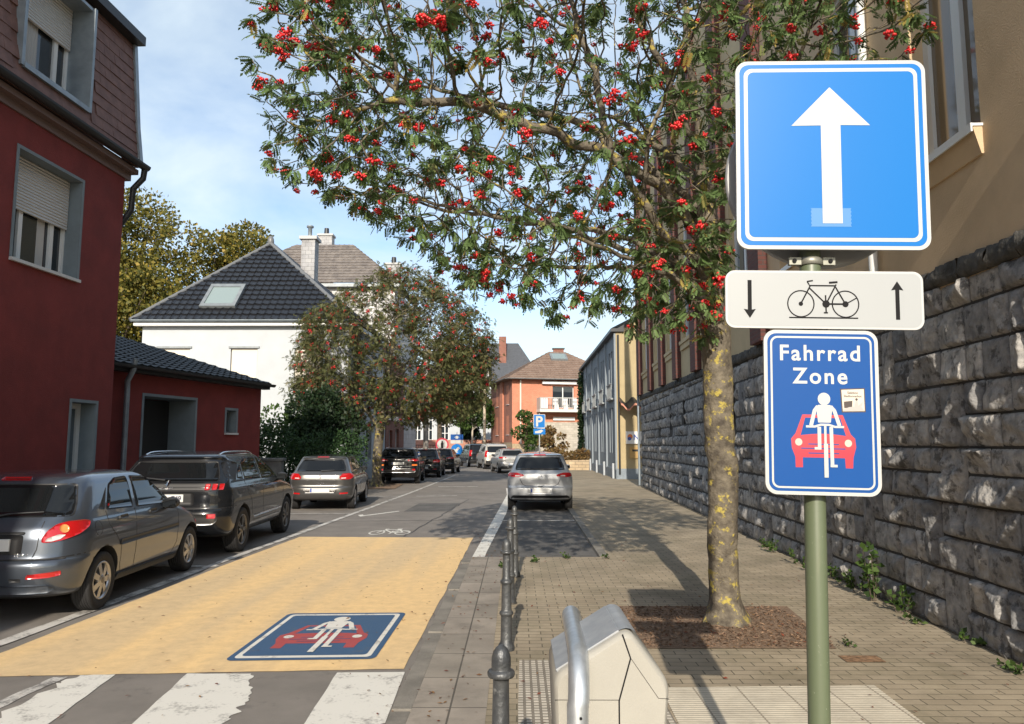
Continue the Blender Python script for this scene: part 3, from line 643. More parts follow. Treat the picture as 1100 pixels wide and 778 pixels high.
# ---- brick house on the left side of the street behind the rowan
brk = brickmat("red_brick",(.19,.055,.035),(.25,.075,.045),(.2,.17,.14),.22,.075,.01,plane='xz',var=.2)
T = thing("brick_house", "red brick house with white window bands beside the white house", "house", (-7.2,40.2,0))
F5 = Frame((-6.95,40.2),(.01,1),(1,0)); ops=[(1,2,.1,2.5,.2),(3,4.2,1,2.6,.2),(1,2.2,3.8,5.4,.2),(3,4.2,3.8,5.4,.2)]
mb = MB(); F5.wall(mb,0,6,0,6.4,ops,back=False); F5.box(mb,.002,5.99,-7,-.4,0,6.4); F5.box(mb,0,.002,-.4,-.001,0,6.4); bw(mb,"wall",brk,T)
for o in ops: window(F5,T,*o[:4],-.15,name="door" if o[2]<.5 else "window",sill=.05)
mb = MB(); F5.box(mb,-.02,6.02,-.02,.05,3.05,3.3); F5.box(mb,-.2,6.2,-.3,.3,6.41,6.6); bw(mb,"cornice",whitef,T)
mb = MB(); tiles(mb,F5.P(-.2,.3,6.6),F5.P(6.2,.3,6.6),F5.P(-.2,-3.5,9.4),F5.P(6.2,-3.5,9.4),12,.3); bw(mb,"roof",rg,T)

# ---- far white house at the end of the left side
T = thing("far_white_house", "small white house with tall white framed windows far behind the parked cars", "house", (-10,80,0))
F6 = Frame((-14,80),(1,0),(0,-1)); ops=[(3.1,3.9,2.2,5.4,.2),(4.3,5.1,2.2,5.4,.2),(1,2,2.2,4.4,.2),(6,6.8,2.2,4.4,.2)]
mb = MB(); F6.wall(mb,0,8,0,7,ops,back=False); F6.box(mb,0,8,-7,-.4,0,7); bw(mb,"wall",whiter,T)
for o in ops: window(F6,T,*o[:4],-.15,bars=(.33,.66))
mb = MB(); tiles(mb,(-14.4,79.6,7),(-5.6,79.6,7),(-11,84,10.5),(-9,84,10.5),12,.35); bw(mb,"roof",rg,T)

# ---- orange brick house with balcony across the end of the street
orb = brickmat("orange_brick",(.50,.17,.095),(.56,.20,.115),(.45,.28,.2),.24,.08,.008,plane='xz',var=.12)
drb = brickmat("dark_red_brick",(.27,.10,.065),(.32,.12,.075),(.3,.2,.15),.24,.08,.008,plane='xz',var=.15)
lst = brickmat("pale_stone",(.36,.33,.275),(.46,.42,.36),(.36,.33,.28),.42,.2,.02,plane='xz',var=.2,bias=.1)
tst = brickmat("tan_stone",(.38,.29,.18),(.46,.36,.24),(.25,.2,.14),.4,.2,.02,plane='xz',var=.25)
T = thing("orange_brick_house", "orange brick house with hipped brown roof and a balcony over pale stone", "house", (0,66,0))
F7 = Frame((-.4,66),(.97,.237),(.237,-.97)); F7l = Frame((-.4,66),(-.237,.97),(-.97,-.237))
of = [(3.7,5.7,4.95,6.9,.25)]
mb = MB(); F7.wall(mb,0,10,0,7.5,of,back=False); F7.box(mb,.003,10,-9,-.5,0,7.5)
F7l.box(mb,3.3,4.5,-.1,.12,1.9,7.48); bw(mb,"wall",orb,T)
mb = MB(); ol = [(1.2,2.2,2.6,4.3,.2),(1.2,2.2,5.3,7.0,.2),(5.6,6.6,2.6,4.3,.2),(5.6,6.6,5.3,7.0,.2),(.6,1.6,.5,1.5,.2),(2.2,3.0,.5,1.5,.2),(5.6,6.6,.5,1.5,.2)]
F7l.wall(mb,0,9,1.9,7.5,[o for o in ol if o[2]>2],back=False); bw(mb,"side_wall",drb,T)
mb = MB(); F7l.wall(mb,0,9,0,1.9,[o for o in ol if o[2]<2],back=False); F7.box(mb,0,1.6,.001,.05,0,1.8); bw(mb,"stone_base",tst,T)
for o in ol: window(F7l,T,*o[:4],-.12,shutter=.45 if o[2]>2 else 0,sill=.06)
window(F7,T,*of[0][:4],-.2,mull=(.5,),frame=whitef)
mb = MB(); F7.box(mb,1.6,7.2,.001,.10,0,3.7); bw(mb,"stone_cladding",lst,T)
mb = MB(); F7.box(mb,2.7,6.0,.0,.32,7.05,7.3); bw(mb,"awning_box",whitef,T)
mb = MB(); F7.box(mb,3.7,5.7,.1,.16,3.85,4.15); bw(mb,"shutter_box",whitef,T)
mb = MB(); F7.box(mb,2.2,7.0,.001,1.2,4.55,4.78); B_ = bw(mb,"balcony",mat("balcony_slab",(.62,.60,.56),.8),T)
mb = MB(); F7.box(mb,2.25,6.95,1.12,1.17,5.75,5.82)
for i in range(24): s_ = 2.3+i*.2; F7.box(mb,s_,s_+.05,1.13,1.16,4.78,5.76)
F7.box(mb,2.22,2.28,.0,1.17,4.78,5.82); F7.box(mb,2.25,2.95,1.10,1.12,4.85,5.75,1); bw(mb,"railing",[mat("railing_paint",(.42,.42,.40),.5),whitef],B_)
for s_ in (3.6,4.5,5.4):
    mb = MB(); F7.box(mb,s_,s_+.4,.5,.55,5.2,5.75); F7.box(mb,s_,s_+.4,.5,.9,5.15,5.2); F7.box(mb,s_+.02,s_+.38,.55,.85,4.78,5.15)
    q = F7.P(s_+.2,.7,4.78); mb.v = [(p[0]-q.x,p[1]-q.y,p[2]-q.z) for p in mb.v]
    o = mb.build("balcony_chair",whitef,None,loc=q); tag(o,"white chair on the balcony of the orange brick house","chair","white balcony chairs")
mb = MB(); pipe(mb,[F7.P(.75,.08,7.4),F7.P(.75,.08,1.8)],.08); bw(mb,"downpipe",mat("cream_pipe",(.6,.56,.48),.6),T)
brt = mat("brown_tiles",(.17,.115,.085),.75,col2=(.24,.17,.13),vscale=2,bump=.3,bscale=15)
e0=F7.P(-.6,.6,7.45); e1=F7.P(11,.6,7.45); e2=F7.P(11,-9.5,7.45); e3=F7.P(-.6,-9.5,7.45); r0=F7.P(4.7,-4.2,10.5); r1=F7.P(6.2,-4.2,10.5)
mb = MB(); tiles(mb,e0,e1,r0,r1,15,.3,.05); tiles(mb,e3,e0,r0,r0,15,.3,.05); mb.add([e1,e2,r1],[(0,1,2)]); mb.add([e2,e3,r0,r1],[(0,1,2,3)]); mb.add([e0,e1,e2,e3],[(3,2,1,0)])
RF = bw(mb,"roof",brt,T)
mb = MB(); gutter(mb,F7,-.6,11,.68,7.5,.09); gutter(mb,F7l,-.6,9.5,.68,7.5,.09); bw(mb,"gutter",greyf,RF)
def onr(s_,v,h): p = e0.lerp(e1,s_); q = r0.lerp(r1,.4); up=(q-e0.lerp(e1,.47)); nn = up.cross(e0-e1).normalized(); nn = nn if nn.z>0 else -nn; return p+up*v+nn*h
mb = MB(); mb.hexa([onr(a,v,h) for h in (.02,.18) for a,v in ((.40,.66),(.54,.66),(.54,.88),(.40,.88))]); sk = bw(mb,"skylight",greyf,RF)
g = MB(); g.hexa([onr(a,v,h) for h in (.18,.2) for a,v in ((.415,.68),(.525,.68),(.525,.86),(.415,.86))]); bw(g,"pane",bpy.data.materials["sky_pane"],sk)
mb = MB(); q = F7.P(5.8,-5,0); mb.box(q.x-.5,q.x+.5,q.y,q.y+.6,9.5,10.9); mb.box(q.x-.6,q.x+.6,q.y-.1,q.y+.7,10.9,11.0,1); bw(mb,"chimney",[brk,darkm],RF)
mb = MB(); mb.box(7.2,12,74.4,84,0,10.0); mb.box(3.5,12,74.2,84,9.2,9.45,1); mb.box(3.6,7.2,74.5,84,0,9.2); tag(mb.build("flat_roof_house",[whiter,whitef]),"pale flat roofed house showing its white edge behind the orange brick house","house")

# ---- dark slate roof house behind
T = thing("slate_house", "house with a steep dark slate roof and brick chimney behind the street trees", "house", (0,92,0))
mb = MB(); mb.box(-7,3,92,102,0,9); bw(mb,"wall",whiter,T)
mb = MB(); mb.add([(-7.5,91.6,9),(3.6,91.6,9),(3.6,102,9),(-7.5,102,9),(-4,95.5,14.6),(0.2,95.5,14.6)],[(0,1,5,4),(1,2,5),(2,3,4,5),(3,0,4)]); RF = bw(mb,"roof",mat("slate",(.06,.065,.075),.6,var=.15),T)
mb = MB(); mb.box(-2.2,-1.3,93.6,94.4,11,15.2); bw(mb,"chimney",brk,RF)
for x_ in (-4.2,.6): g = MB(); g.box(x_,x_+.8,91.7,93,9.6,10.6); bw(g,"dormer",whitef,RF)

# ---- garden wall of brick and concrete at the bend
mb = MB(); mb.box(-12,-2.4,76,76.35,1.15,2.2,0); mb.box(-12,-2.4,75.97,76.38,0,1.15,1); tag(mb.build("garden_wall",[brickmat("garden_brick",(.42,.17,.11),(.5,.2,.13),(.4,.3,.25),.25,.08,.01,plane='xz'),mat("concrete",(.40,.40,.40),.85,var=.1)]),"red brick garden wall on a grey concrete base at the road bend","wall")

# ---- blue-grey building on the right with ochre end wall
bgw = mat("blue_grey_render",(.225,.26,.29),.85,var=.07,vscale=1.2,bump=.15,bscale=40)
ocw = mat("ochre_render",(.38,.305,.175),.85,var=.08,vscale=1.5,bump=.2,bscale=60)
T = thing("blue_grey_building","long blue-grey building with paired narrow windows and ochre end wall","building",(6,37,0))
F8 = Frame((4.90,37),(.004,1),(-1,.004)); ops=[]
for k in range(5):
    for j in (.95,1.95):
        s_ = k*4+.45+j
        ops += [(s_,s_+.62,1.3,3.6,.18),(s_,s_+.62,4.55,6.5,.18)]
mb = MB(); F8.wall(mb,0,20,0,7.25,ops,back=False); mb.box(5.3,12,37.3,57,0,7.25); mb.box(4.99,5.3,56.99,57,0,7.25); 
for k in range(6): F8.box(mb,k*4-.02 if k else 0,k*4+.25,.001,.09,.5,7.2)
bw(mb,"wall",bgw,T)
for o in ops: window(F8,T,*o[:4],-.12,frame=greyf,mull=(),bars=(.3,),fw=.07)
for k in range(5):
    mb = MB()
    for j in range(7): F8.box(mb,k*4+1.2+j*.28,k*4+1.25+j*.28,.10,.13,4.05,4.75)
    F8.box(mb,k*4+1.15,k*4+3.2,.09,.14,4.75,4.8); F8.box(mb,k*4+1.15,k*4+3.2,.001,.15,3.98,4.06)
    bw(mb,"railing",greyf,T)
mb = MB(); F8.box(mb,0,20,.001,.06,0,.55); bw(mb,"plinth",mat("plinth_paint",(.2,.235,.27),.85,var=.1),T)
mat("white_pipe",(.40,.43,.46),.6)
for k in range(5): mb = MB(); pipe(mb,[F8.P(k*4+.4,.16,.8),F8.P(k*4+.4,.16,.06)],.06); bw(mb,"standpipe",bpy.data.materials["white_pipe"],T)
mb = MB(); F8.box(mb,-.15,20.2,-.4,.25,7.26,7.42); mb.add([F8.P(-.15,.25,7.42),F8.P(20.2,.25,7.42),F8.P(20.2,-4,9.6),F8.P(-.15,-4,9.6)],[(0,1,2,3)]); bw(mb,"roof",darkm,T)
mb = MB(); mb.add([(4.9,37,.55),(9.5,37,.55),(9.5,37,10.2),(8.9,37,9.6),(4.9,37,7.25)],[(0,1,2,3,4)]); mb.add([(4.9,37,.55),(4.9,37.3,.55),(4.9,37.3,7.25),(4.9,37,7.25)],[(0,1,2,3)])
bw(mb,"end_wall",ocw,T)
mb = MB(); mb.box(4.88,9.5,36.96,37.3,0,.55); bw(mb,"plinth",bpy.data.materials["plinth_paint"],T)
mb = MB(); mb.hexa([(4.86,36.93,7.2),(9,36.93,9.6),(9,37.35,9.6),(4.86,37.35,7.2),(4.86,36.93,7.36),(9,36.93,9.76),(9,37.35,9.76),(4.86,37.35,7.36)]); pipe(mb,[(5.0,36.9,7.1),(5.0,36.9,.3)],.05); bw(mb,"verge",darkm,T)
mb = MB(); P=[]                                  # wavy little canopy over the doorway
for j,yy in enumerate((36.1,37.0)):
    for i in range(33):
        x_ = 5.0+i*.045; P.append((x_,yy,3.55+.35*j+.14*math.cos((x_-5.0)*9.0)))
nP = len(P); P += [(p[0],p[1],p[2]-.10) for p in P]
mb.add(P,[(i,i+1,33+i+1,33+i) for i in range(32)],0,True); mb.add(P,[(nP+i,nP+33+i,nP+34+i,nP+i+1) for i in range(32)],1); mb.add(P,[(i,nP+i,nP+i+1,i+1) for i in range(32)],1); mb.add(P,[(0,33,nP+33,nP)],1)
bw(mb,"canopy",[darkm,mat("terracotta_edge",(.5,.22,.15),.7)],T)
# signs fixed to the ochre wall
mb = MB(); mb.box(5.32,6.3,36.90,36.985,1.75,2.35,0)
mb.art(circ(5.52,2.1,.12,20),36.899,.004,1); mb.art(circ(5.49,2.0,.09,20),36.894,.004,2); put_text(mb,"N",.36,5.82,1.95,36.896,3,.01)
bw(mb,"wall_sign",[mat("sign_white",(.72,.72,.72),.5),mat("logo_orange",(.65,.18,.05),.5),mat("logo_blue",(.05,.10,.35),.5),bpy.data.materials["logo_blue"]],T)
mb = MB(); mb.box(5.5,6.3,36.92,36.985,1.05,1.6); mb.box(5.62,6.2,36.915,36.919,1.38,1.48,1); bw(mb,"notice_board",[mat("ochre_board",(.45,.28,.10),.6),darkm],T)

# ---- building over the rock-faced stone wall (right)
T = thing("stone_base_building","ochre building with red brick pilasters standing on a rough grey stone wall","building",(3.82,5.92,0))
dW = Vector((.0487,1)).normalized(); F9 = Frame((3.82,5.92),tuple(dW),(-dW.y,dW.x))
ochre = mat("tan_render",(.54,.405,.255),.85,var=.10,vscale=1.4,bump=.25,bscale=70,stain=((.42,.32,.21),.9,.55,.2,.5))
beige = mat("beige_render",(.50,.40,.24),.85,var=.08,vscale=1.5)
cop = mat("mossy_coping",(.10,.095,.085),.95,col2=(.035,.034,.030),vscale=6,bump=.8,bscale=25)
ROCK = mat("rock_faced_stone",(.215,.218,.222),.85,col2=(.43,.425,.415),vscale=9,bump=1.0,bscale=24,stain=((.045,.044,.043),7,.53,.08,.75))
n,l,b = nodes_of(ROCK)
at = n.new("ShaderNodeAttribute"); at.attribute_name='rnd'; src = b.inputs["Base Color"].links[0].from_socket
rp = n.new("ShaderNodeValToRGB"); rp.color_ramp.elements[0].color=(.55,.55,.56,1); rp.color_ramp.elements[1].color=(1.25,1.2,1.13,1); l.new(at.outputs["Fac"],rp.inputs[0])
mu = n.new("ShaderNodeMixRGB"); mu.blend_type='MULTIPLY'; mu.inputs[0].default_value=1; l.new(src,mu.inputs[1]); l.new(rp.outputs[0],mu.inputs[2]); l.new(mu.outputs[0],b.inputs["Base Color"])
ROCK_far = ROCK
slits = [(8.85,9.3,2.05,2.87),(14.4,14.7,2.25,2.92),(16.85,17.1,2.15,2.85),(19.2,19.45,2.15,2.85)]
def top_z(s): return 3.27 + max(0,s)*.0155
verts=[]; quads=[]; rnd=[]
random.seed(11)
def block(s0,s1,z0,z1,nx,nz,amp,sd,tone):
    """rock-faced block: a few chiselled planes, broken edges, fine roughness"""
    b0=len(verts); w_=s1-s0; h_=z1-z0; flat_=random.random()<.22
    if flat_: amp*=.35
    pl=[(ru(.75,1.5)*amp, ru(-2.0,2.0)*amp, ru(-1.8,1.8)*amp) for _ in range(random.choice((3,4,5)))]
    ed=[ru(.008,.034) for _ in range(4)]
    for j in range(nz+1):
        for i in range(nx+1):
            u=i/nx; v=j/nz; s_=s0+w_*u; z_=z0+h_*v
            q=Vector((s_*4.5+sd,z_*4.5,sd*.37)); wob=noise.noise(q*1.6)*.16
            d=min(h+a*(u-.5+wob)*2+c*(v-.5-wob)*2 for h,a,c in pl)
            nn=noise.noise(q*1.2)*.35+(noise.noise(q*3.1)*.30 if nx>4 else 0)+(noise.noise(q*7.5)*.16 if nx>8 else 0)
            d=d+amp*nn*(.4 if flat_ else 1)
            p=min(1,u*w_/ed[0],(1-u)*w_/ed[1],v*h_/ed[2],(1-v)*h_/ed[3]); p=max(0,p)**.6
            d=.004+p*max(d,.003)
            edge=i in(0,nx) or j in(0,nz)
            verts.append(F9.P(s_+(0 if edge else ru(-1,1)*w_/nx*.18),-.02 if edge else d,z_+(0 if edge else ru(-1,1)*h_/nz*.18)))
    for j in range(nz):
        for i in range(nx):
            a=b0+j*(nx+1)+i; quads.append((a,a+1,a+nx+2,a+nx+1)); rnd.append(tone)
SEND=24.6
def stone(s0,s1,z0,zt):
    m=(s0+s1)/2; zt=min(zt,top_z(m)-.14)
    if zt-z0<.07 or any(s1>a+.05 and s0<c-.05 and zt>d+.06 and z0<f-.06 for a,c,d,f in slits): return
    dist=max(2.5,5.92+m); px=810*(s1-s0)/dist*(3.8/dist if dist>6 else .8); nx=int(min(30,max(4,px*.6+5))); nz=int(min(24,max(4,810*(zt-z0)/dist*.32)))
    block(s0+ru(.002,.007),s1-ru(.002,.007),z0+ru(.001,.007),zt-ru(.001,.009),nx,nz,ru(.022,.066),ru(0,90),min(1,max(0,random.gauss(.45,.26))))
def fill(a,c,z0,zt):
    while a<c-.001:
        e_=a+ru(.22,.47)
        if c-e_<.17: e_=c
        stone(a,min(e_,c),z0,zt); a=e_
zc=0.03
while zc < 3.75:                     # courses in pairs, here and there one tall stone through both
    h1,h2=ru(.21,.34),ru(.21,.34); s_=-4.4-ru(0,.4); a=s_
    while a<SEND:
        g=ru(.5,2.6); c=min(a+g,SEND); fill(a,c,zc,zc+h1); fill(a+0,c,zc+h1,zc+h1+h2); a=c
        if a<SEND: e_=min(a+ru(.26,.46),SEND); stone(a,e_,zc,zc+h1+h2); a=e_
    zc+=h1+h2
SWv=np.array([tuple(v-Vector((3.82,5.92,0))) for v in verts]); 
SW=np_mesh("stone_wall",SWv,np.array(quads),[ROCK],T,attr=np.array(rnd),smooth=False)
bm_=mat("dark_mortar",(.045,.043,.040),.95)
mb=MB()
for a,c in ((-4.5,8.85),(9.3,14.4),(14.7,16.85),(17.1,19.2),(19.45,SEND)):
    mb.hexa([F9.P(a,-.5,0),F9.P(c,-.5,0),F9.P(c,-.012,0),F9.P(a,-.012,0),F9.P(a,-.5,top_z(a)-.1),F9.P(c,-.5,top_z(c)-.1),F9.P(c,-.012,top_z(c)-.1),F9.P(a,-.012,top_z(a)-.1)])
for a,c,d_,f_ in slits: F9.box(mb,a,c,-.5,-.012,0,d_); F9.box(mb,a,c,-.5,-.012,f_,3.3)
bw(mb,"mortar_core",bm_,SW)
for a,c,d_,f_ in slits: mb=MB(); F9.box(mb,a,c,-.4,-.3,d_,f_); bw(mb,"slit_window",dark,T)
# coping blocks, tilted to follow the street
verts=[];quads=[];rnd=[]; s_=-4.4
while s_<SEND:
    e_=min(s_+ru(.35,.8),SEND); b0=len(verts); nx=14; sd=ru(0,99)
    prof_=[(-.02,-.16),(.035,-.15),(.055,-.10),(.045,-.04),(.03,.02),(-.10,.05)]
    for j,(d,z_) in enumerate(prof_):
        for i in range(nx+1):
            q=s_+.004+(e_-s_-.008)*i/nx; nn=(noise.noise(Vector((q*6+sd,j*1.7,sd)))*.03+noise.noise(Vector((q*19+sd,j*3.1,sd)))*.018) if 0<j else 0
            verts.append(F9.P(q,d+nn,top_z(q)+z_+nn*.6))
    for j in range(len(prof_)-1):
        for i in range(nx): a=b0+j*(nx+1)+i; quads.append((a,a+1,a+nx+2,a+nx+1)); rnd.append(.5)
    s_=e_
np_mesh("coping",np.array([tuple(v-Vector((3.82,5.92,0))) for v in verts]),np.array(quads),[cop],T)
# ochre front
wz0,wz1=4.33,7.4
ops=[(.06,1.17,wz0,wz1,.20),(2.28,3.4,wz0,wz1,.20),(4.5,5.6,wz0,wz1,.20),(-2.2,-1.1,wz0,wz1,.20)]
mb=MB(); F9.wall(mb,-4.5,6.35,3.1,12,ops,back=False); F9.box(mb,-4.49,SEND,-9,-.45,3,12); bw(mb,"front_wall",ochre,T)
gfr=mat("grey_white_frame",(.66,.68,.68),.4)
for o in ops:
    wd=window(F9,T,*o[:4],-.13,frame=gfr,fw=.095,mull=(.45,),pane=mat("glass_painted_tan_reflection",(.16,.12,.075),.08,spec=.6) if o is ops[0] else glass)  # first pane: a tan reflection is painted into the glass colour
    g=MB(); F9.box(g,o[0]-.03,o[1]+.03,-.13,.085,wz0-.028,wz0-.005); F9.box(g,o[0]-.03,o[1]+.03,.085,.10,wz0-.075,wz0-.003); bw(g,"metal_sill",gfr,wd)
    g=MB(); P=[F9.P(s2,d,z) for s2 in (o[0]-.02,o[1]+.02) for d,z in ((0.001,wz0-.26),(.02,wz0-.26),(.075,wz0-.05),(.075,wz0-.032),(.001,wz0-.032))]
    g.add(P,[(0,1,2,3,4),(9,8,7,6,5)]+[(i,(i+1)%5,5+(i+1)%5,5+i) for i in range(5)]); bw(g,"sill_moulding",ochre,wd)
mb=MB(); pipe(mb,[F9.P(2.1,.06,3.5),F9.P(2.1,.06,12)],.045); bw(mb,"downpipe",gfr,T)
# bays of brick pilasters, beige panels and tall windows
pil=[6.6,9.45,12.3,15.15,18.0,20.85,24.15]
ops=[]
for a,c in zip(pil[:-1],pil[1:]): ops.append((a+.62,c-.62,4.5,8.2,.14))
mb=MB(); F9.wall(mb,6.35,SEND,3.35,12,ops,back=False); bw(mb,"panel_wall",beige,T)
maroon=brickmat("maroon_brick",(.085,.028,.024),(.115,.038,.03),(.07,.045,.04),.22,.075,.01,plane='xz',var=.15)
for a in pil: mb=MB(); F9.box(mb,a-.34,a+.34 if a<24 else SEND,.003,.15,top_z(a)+.02,12); bw(mb,"pilaster",maroon,T)
for o in ops:
    wd=window(F9,T,*o[:4],-.10,frame=gfr,fw=.08,mull=(.5,),bars=(.7,),pane=glass_b)
    g=MB(); F9.box(g,o[0]-.1,o[1]+.1,-.09,.08,4.40,4.495); F9.box(g,o[0]-.1,o[1]+.1,.004,.05,4.25,4.39); bw(g,"sill",beige,wd)
mb=MB(); pipe(mb,[F9.P(SEND+.06,.1,.1),F9.P(SEND+.06,.1,8.5)],.05); bw(mb,"corner_pipe",zinc,T)

# ------------------------------------------------------------------ cars
def paint(name, col, metal=.55, rough=.28):
    m = mat(name, col, rough, metal, coat=1.0 if metal else .7, bump=0, spec=.5 if metal else .2); return m
car_glass = mat("car_glass",(.008,.009,.010),.03,spec=.42)
rubber = mat("rubber_trim",(.014,.014,.015),.55)
plastic = mat("black_plastic",(.025,.026,.028),.5)
tyrem = mat("tyre",(.018,.018,.019),.85,bump=.3,bscale=60)
rimm = mat("alloy",(.46,.46,.47),.3,metal=.85)
rim_dark = mat("dark_alloy",(.16,.155,.15),.3,metal=.8)
redl = mat("red_lens",(.42,.008,.010),.12,coat=1.0)
orl = mat("orange_lens",(.75,.28,.08),.15,coat=1.0)
clr = mat("clear_lens",(.55,.52,.52),.12,coat=1.0)
chrome = mat("chrome",(.65,.65,.66),.15,metal=1.0)
plate_w = mat("plate_white",(.62,.62,.60),.5)
plate_g = mat("plate_grey",(.30,.30,.31),.6)
plate_b = mat("plate_blue",(.03,.07,.30),.5)
ink_r = mat("plate_ink",(.20,.03,.06),.5)
ink_d = mat("dark_ink",(.03,.03,.08),.5)
skin_in = mat("seat_cloth",(.05,.05,.055),.9)

class Shell:
    def __init__(c, rear, front, width, rc, fc, wheels, R, root, body_mats, clad=0.0, levels=None):
        c.root = root
        zmin, zmax = width[0][0], width[-1][0]
        zs = sorted(set([p[0] for p in rear+front+width if zmin<=p[0]<=zmax]))
        zs2 = [zs[0]]
        for z in zs[1:]:
            if z-zs2[-1] > .012: zs2.append(z)
        I = lambda t,z: float(np.interp(z,[p[0] for p in t],[p[1] for p in t]))
        V = []; F = []; n = None
        for z in zs2:
            yr,yf,wd = I(rear,z),I(front,z),I(width,z); rx,ry = I(rc[0],z)*wd,I(rc[1],z); fx,fy = I(fc[0],z)*wd,I(fc[1],z)
            half = []
            for i in range(4): half.append(((wd-rx)*i/4, yr))
            for i in range(9):
                a = math.pi/2*i/8; half.append((wd-rx+rx*math.sin(a)**.9, yr+ry-ry*math.cos(a)**.9 if i<8 else yr+ry))
            for i in range(1,16): half.append((wd, yr+ry+(yf-fy-yr-ry)*i/16))
            for i in range(9):
                a = math.pi/2*i/8; half.append((wd-fx+fx*math.cos(a), yf-fy+fy*math.sin(a)))
            for i in range(1,5): half.append(((wd-fx)*(1-i/4), yf))
            # lengthwise waist of the sides: a little narrower towards both ends
            loop = half + [(-x,y) for x,y in half[-2:0:-1]]
            n = len(loop); V += [(x,y,z) for x,y in loop]
        m = len(zs2)
        for j in range(m-1):
            for k in range(n): F.append((j*n+k,j*n+(k+1)%n,(j+1)*n+(k+1)%n,(j+1)*n+k))
        F.append(tuple(range(n))[::-1]); F.append(tuple(range((m-1)*n,m*n)))
        me = bpy.data.meshes.new("body"); me.from_pydata(V,[],F)
        o = bpy.data.objects.new("body",me); COL.objects.link(o)
        sub = o.modifiers.new("s",'SUBSURF'); sub.levels = 1; sub.render_levels = 1
        dg = bpy.context.evaluated_depsgraph_get(); e = o.evaluated_get(dg); c.bvh = BVHTree.FromObject(e,dg)
        c.W = max(p[1] for p in width); cut = MB(); RW = R+.055
        for y in wheels:
            for sg in (-1,1):
                prof = [(RW,sg*(c.W-.30)),(RW,sg*(c.W+.3))]
                cut.lathe(prof if sg>0 else prof[::-1],36,(0,y,R),axis='x')
        co = cut.build("cutter",tyrem)
        bo = o.modifiers.new("b",'BOOLEAN'); bo.object = co; bo.operation = 'DIFFERENCE'; bo.solver = 'EXACT'
        dg = bpy.context.evaluated_depsgraph_get(); m2 = bpy.data.meshes.new_from_object(o.evaluated_get(dg))
        bpy.data.objects.remove(o); bpy.data.objects.remove(co)
        m2.materials.clear()
        for q in body_mats: m2.materials.append(q)
        for p in m2.polygons:
            q = p.center; mi = 0
            if q.z < clad: mi = 1
            if any(math.hypot(q.y-y,q.z-R) < RW+.004 and abs(q.x)>c.W-.45 for y in wheels) or q.z < width[0][0]+.02: mi = 1
            p.material_index = mi; p.use_smooth = True
        m2.set_sharp_from_angle(angle=rad(38))
        c.o = bpy.data.objects.new("body",m2); COL.objects.link(c.o); c.o.parent = root; m2.name = "body"
        c.wheels, c.R = wheels, R
    def basis(c, n):
        n = Vector(n).normalized()
        up = Vector((0,1,0)) if abs(n.z)>.9 else Vector((0,0,1))
        r = up.cross(n).normalized() if abs(n.z)<=.9 else Vector((1,0,0))
        u = n.cross(r); return n,r,u
    def hit(c, a, b_, n, r, u):
        o = r*a+u*b_+n*6; h = c.bvh.ray_cast(o,-n)
        if h[0] is None:
            q = c.bvh.find_nearest(r*a+u*b_+n*(c.W*.9)); return q[0],q[1]
        nn = h[1] if h[1].dot(n)>0 else -h[1]
        return h[0],nn
    def add_patch(c, mb, pts, n, off=.004, mi=0, g=.06, rnd=0, skirt=.012, mirror=False, faces=None):
        n,r,u = c.basis(n); P2 = [(Vector(p).dot(r),Vector(p).dot(u)) for p in pts]
        if rnd: P2 = round_poly(P2,rnd)
        bm = bmesh.new()
        if faces is None:
            bm.faces.new([bm.verts.new((x,y,0)) for x,y in P2])
            x0,x1 = min(p[0] for p in P2),max(p[0] for p in P2); y0,y1 = min(p[1] for p in P2),max(p[1] for p in P2)
            k = math.ceil(x0/g)*g
            while k < x1: bmesh.ops.bisect_plane(bm,geom=bm.verts[:]+bm.edges[:]+bm.faces[:],plane_co=(k,0,0),plane_no=(1,0,0),dist=1e-5); k += g
            k = math.ceil(y0/g)*g
            while k < y1: bmesh.ops.bisect_plane(bm,geom=bm.verts[:]+bm.edges[:]+bm.faces[:],plane_co=(0,k,0),plane_no=(0,1,0),dist=1e-5); k += g
        else:
            vv = [bm.verts.new((x,y,0)) for x,y in P2]
            for f in faces: bm.faces.new([vv[i] for i in f])
        bm.verts.index_update(); V = []; B = []
        for v in bm.verts:
            p,nn = c.hit(v.co.x,v.co.y,n,r,u); V.append(p+nn*off); B.append(p-nn*skirt)
        F = [[v.index for v in f.verts] for f in bm.faces]; E = []
        m_ = len(V)
        for e in bm.edges:
            if len(e.link_faces)==1:
                a,b_ = e.verts[0].index,e.verts[1].index; E.append((a,b_,m_+b_,m_+a))
        bm.free()
        i0 = len(mb.v); mb.add(V+B,F,mi,True); b0=i0
        for e in E: mb.f.append([b0+i for i in e]); mb.m.append(mi); mb.s.append(False)
        if mirror: 
            i1=len(mb.v); mb.add([(-p[0],p[1],p[2]) for p in V+B],[f[::-1] for f in F],mi,True)
            for e in E: mb.f.append([i1+i for i in e]); mb.m.append(mi); mb.s.append(False)
    def part(c, name, pts, n, m, off=.004, rnd=.02, parent=None, mirror=False, g=.06, extra=()):
        """one projected piece; mirror=True builds the twin as an object of its own"""
        mats = [m]+[e[2] for e in extra]
        mb = MB(); c.add_patch(mb,pts,n,off,0,g,rnd)
        for i,(p,nn,_,o2) in enumerate(extra): c.add_patch(mb,p,nn,o2,i+1,g,.01)
        o = mb.build(name,mats,parent or c.root)
        if mirror:
            m2 = MB(); m2.v = [(-p[0],p[1],p[2]) for p in mb.v]; m2.f = [f[::-1] for f in mb.f]; m2.m = mb.m; m2.s = mb.s
            m2.build(name,mats,parent or c.root)
        return o
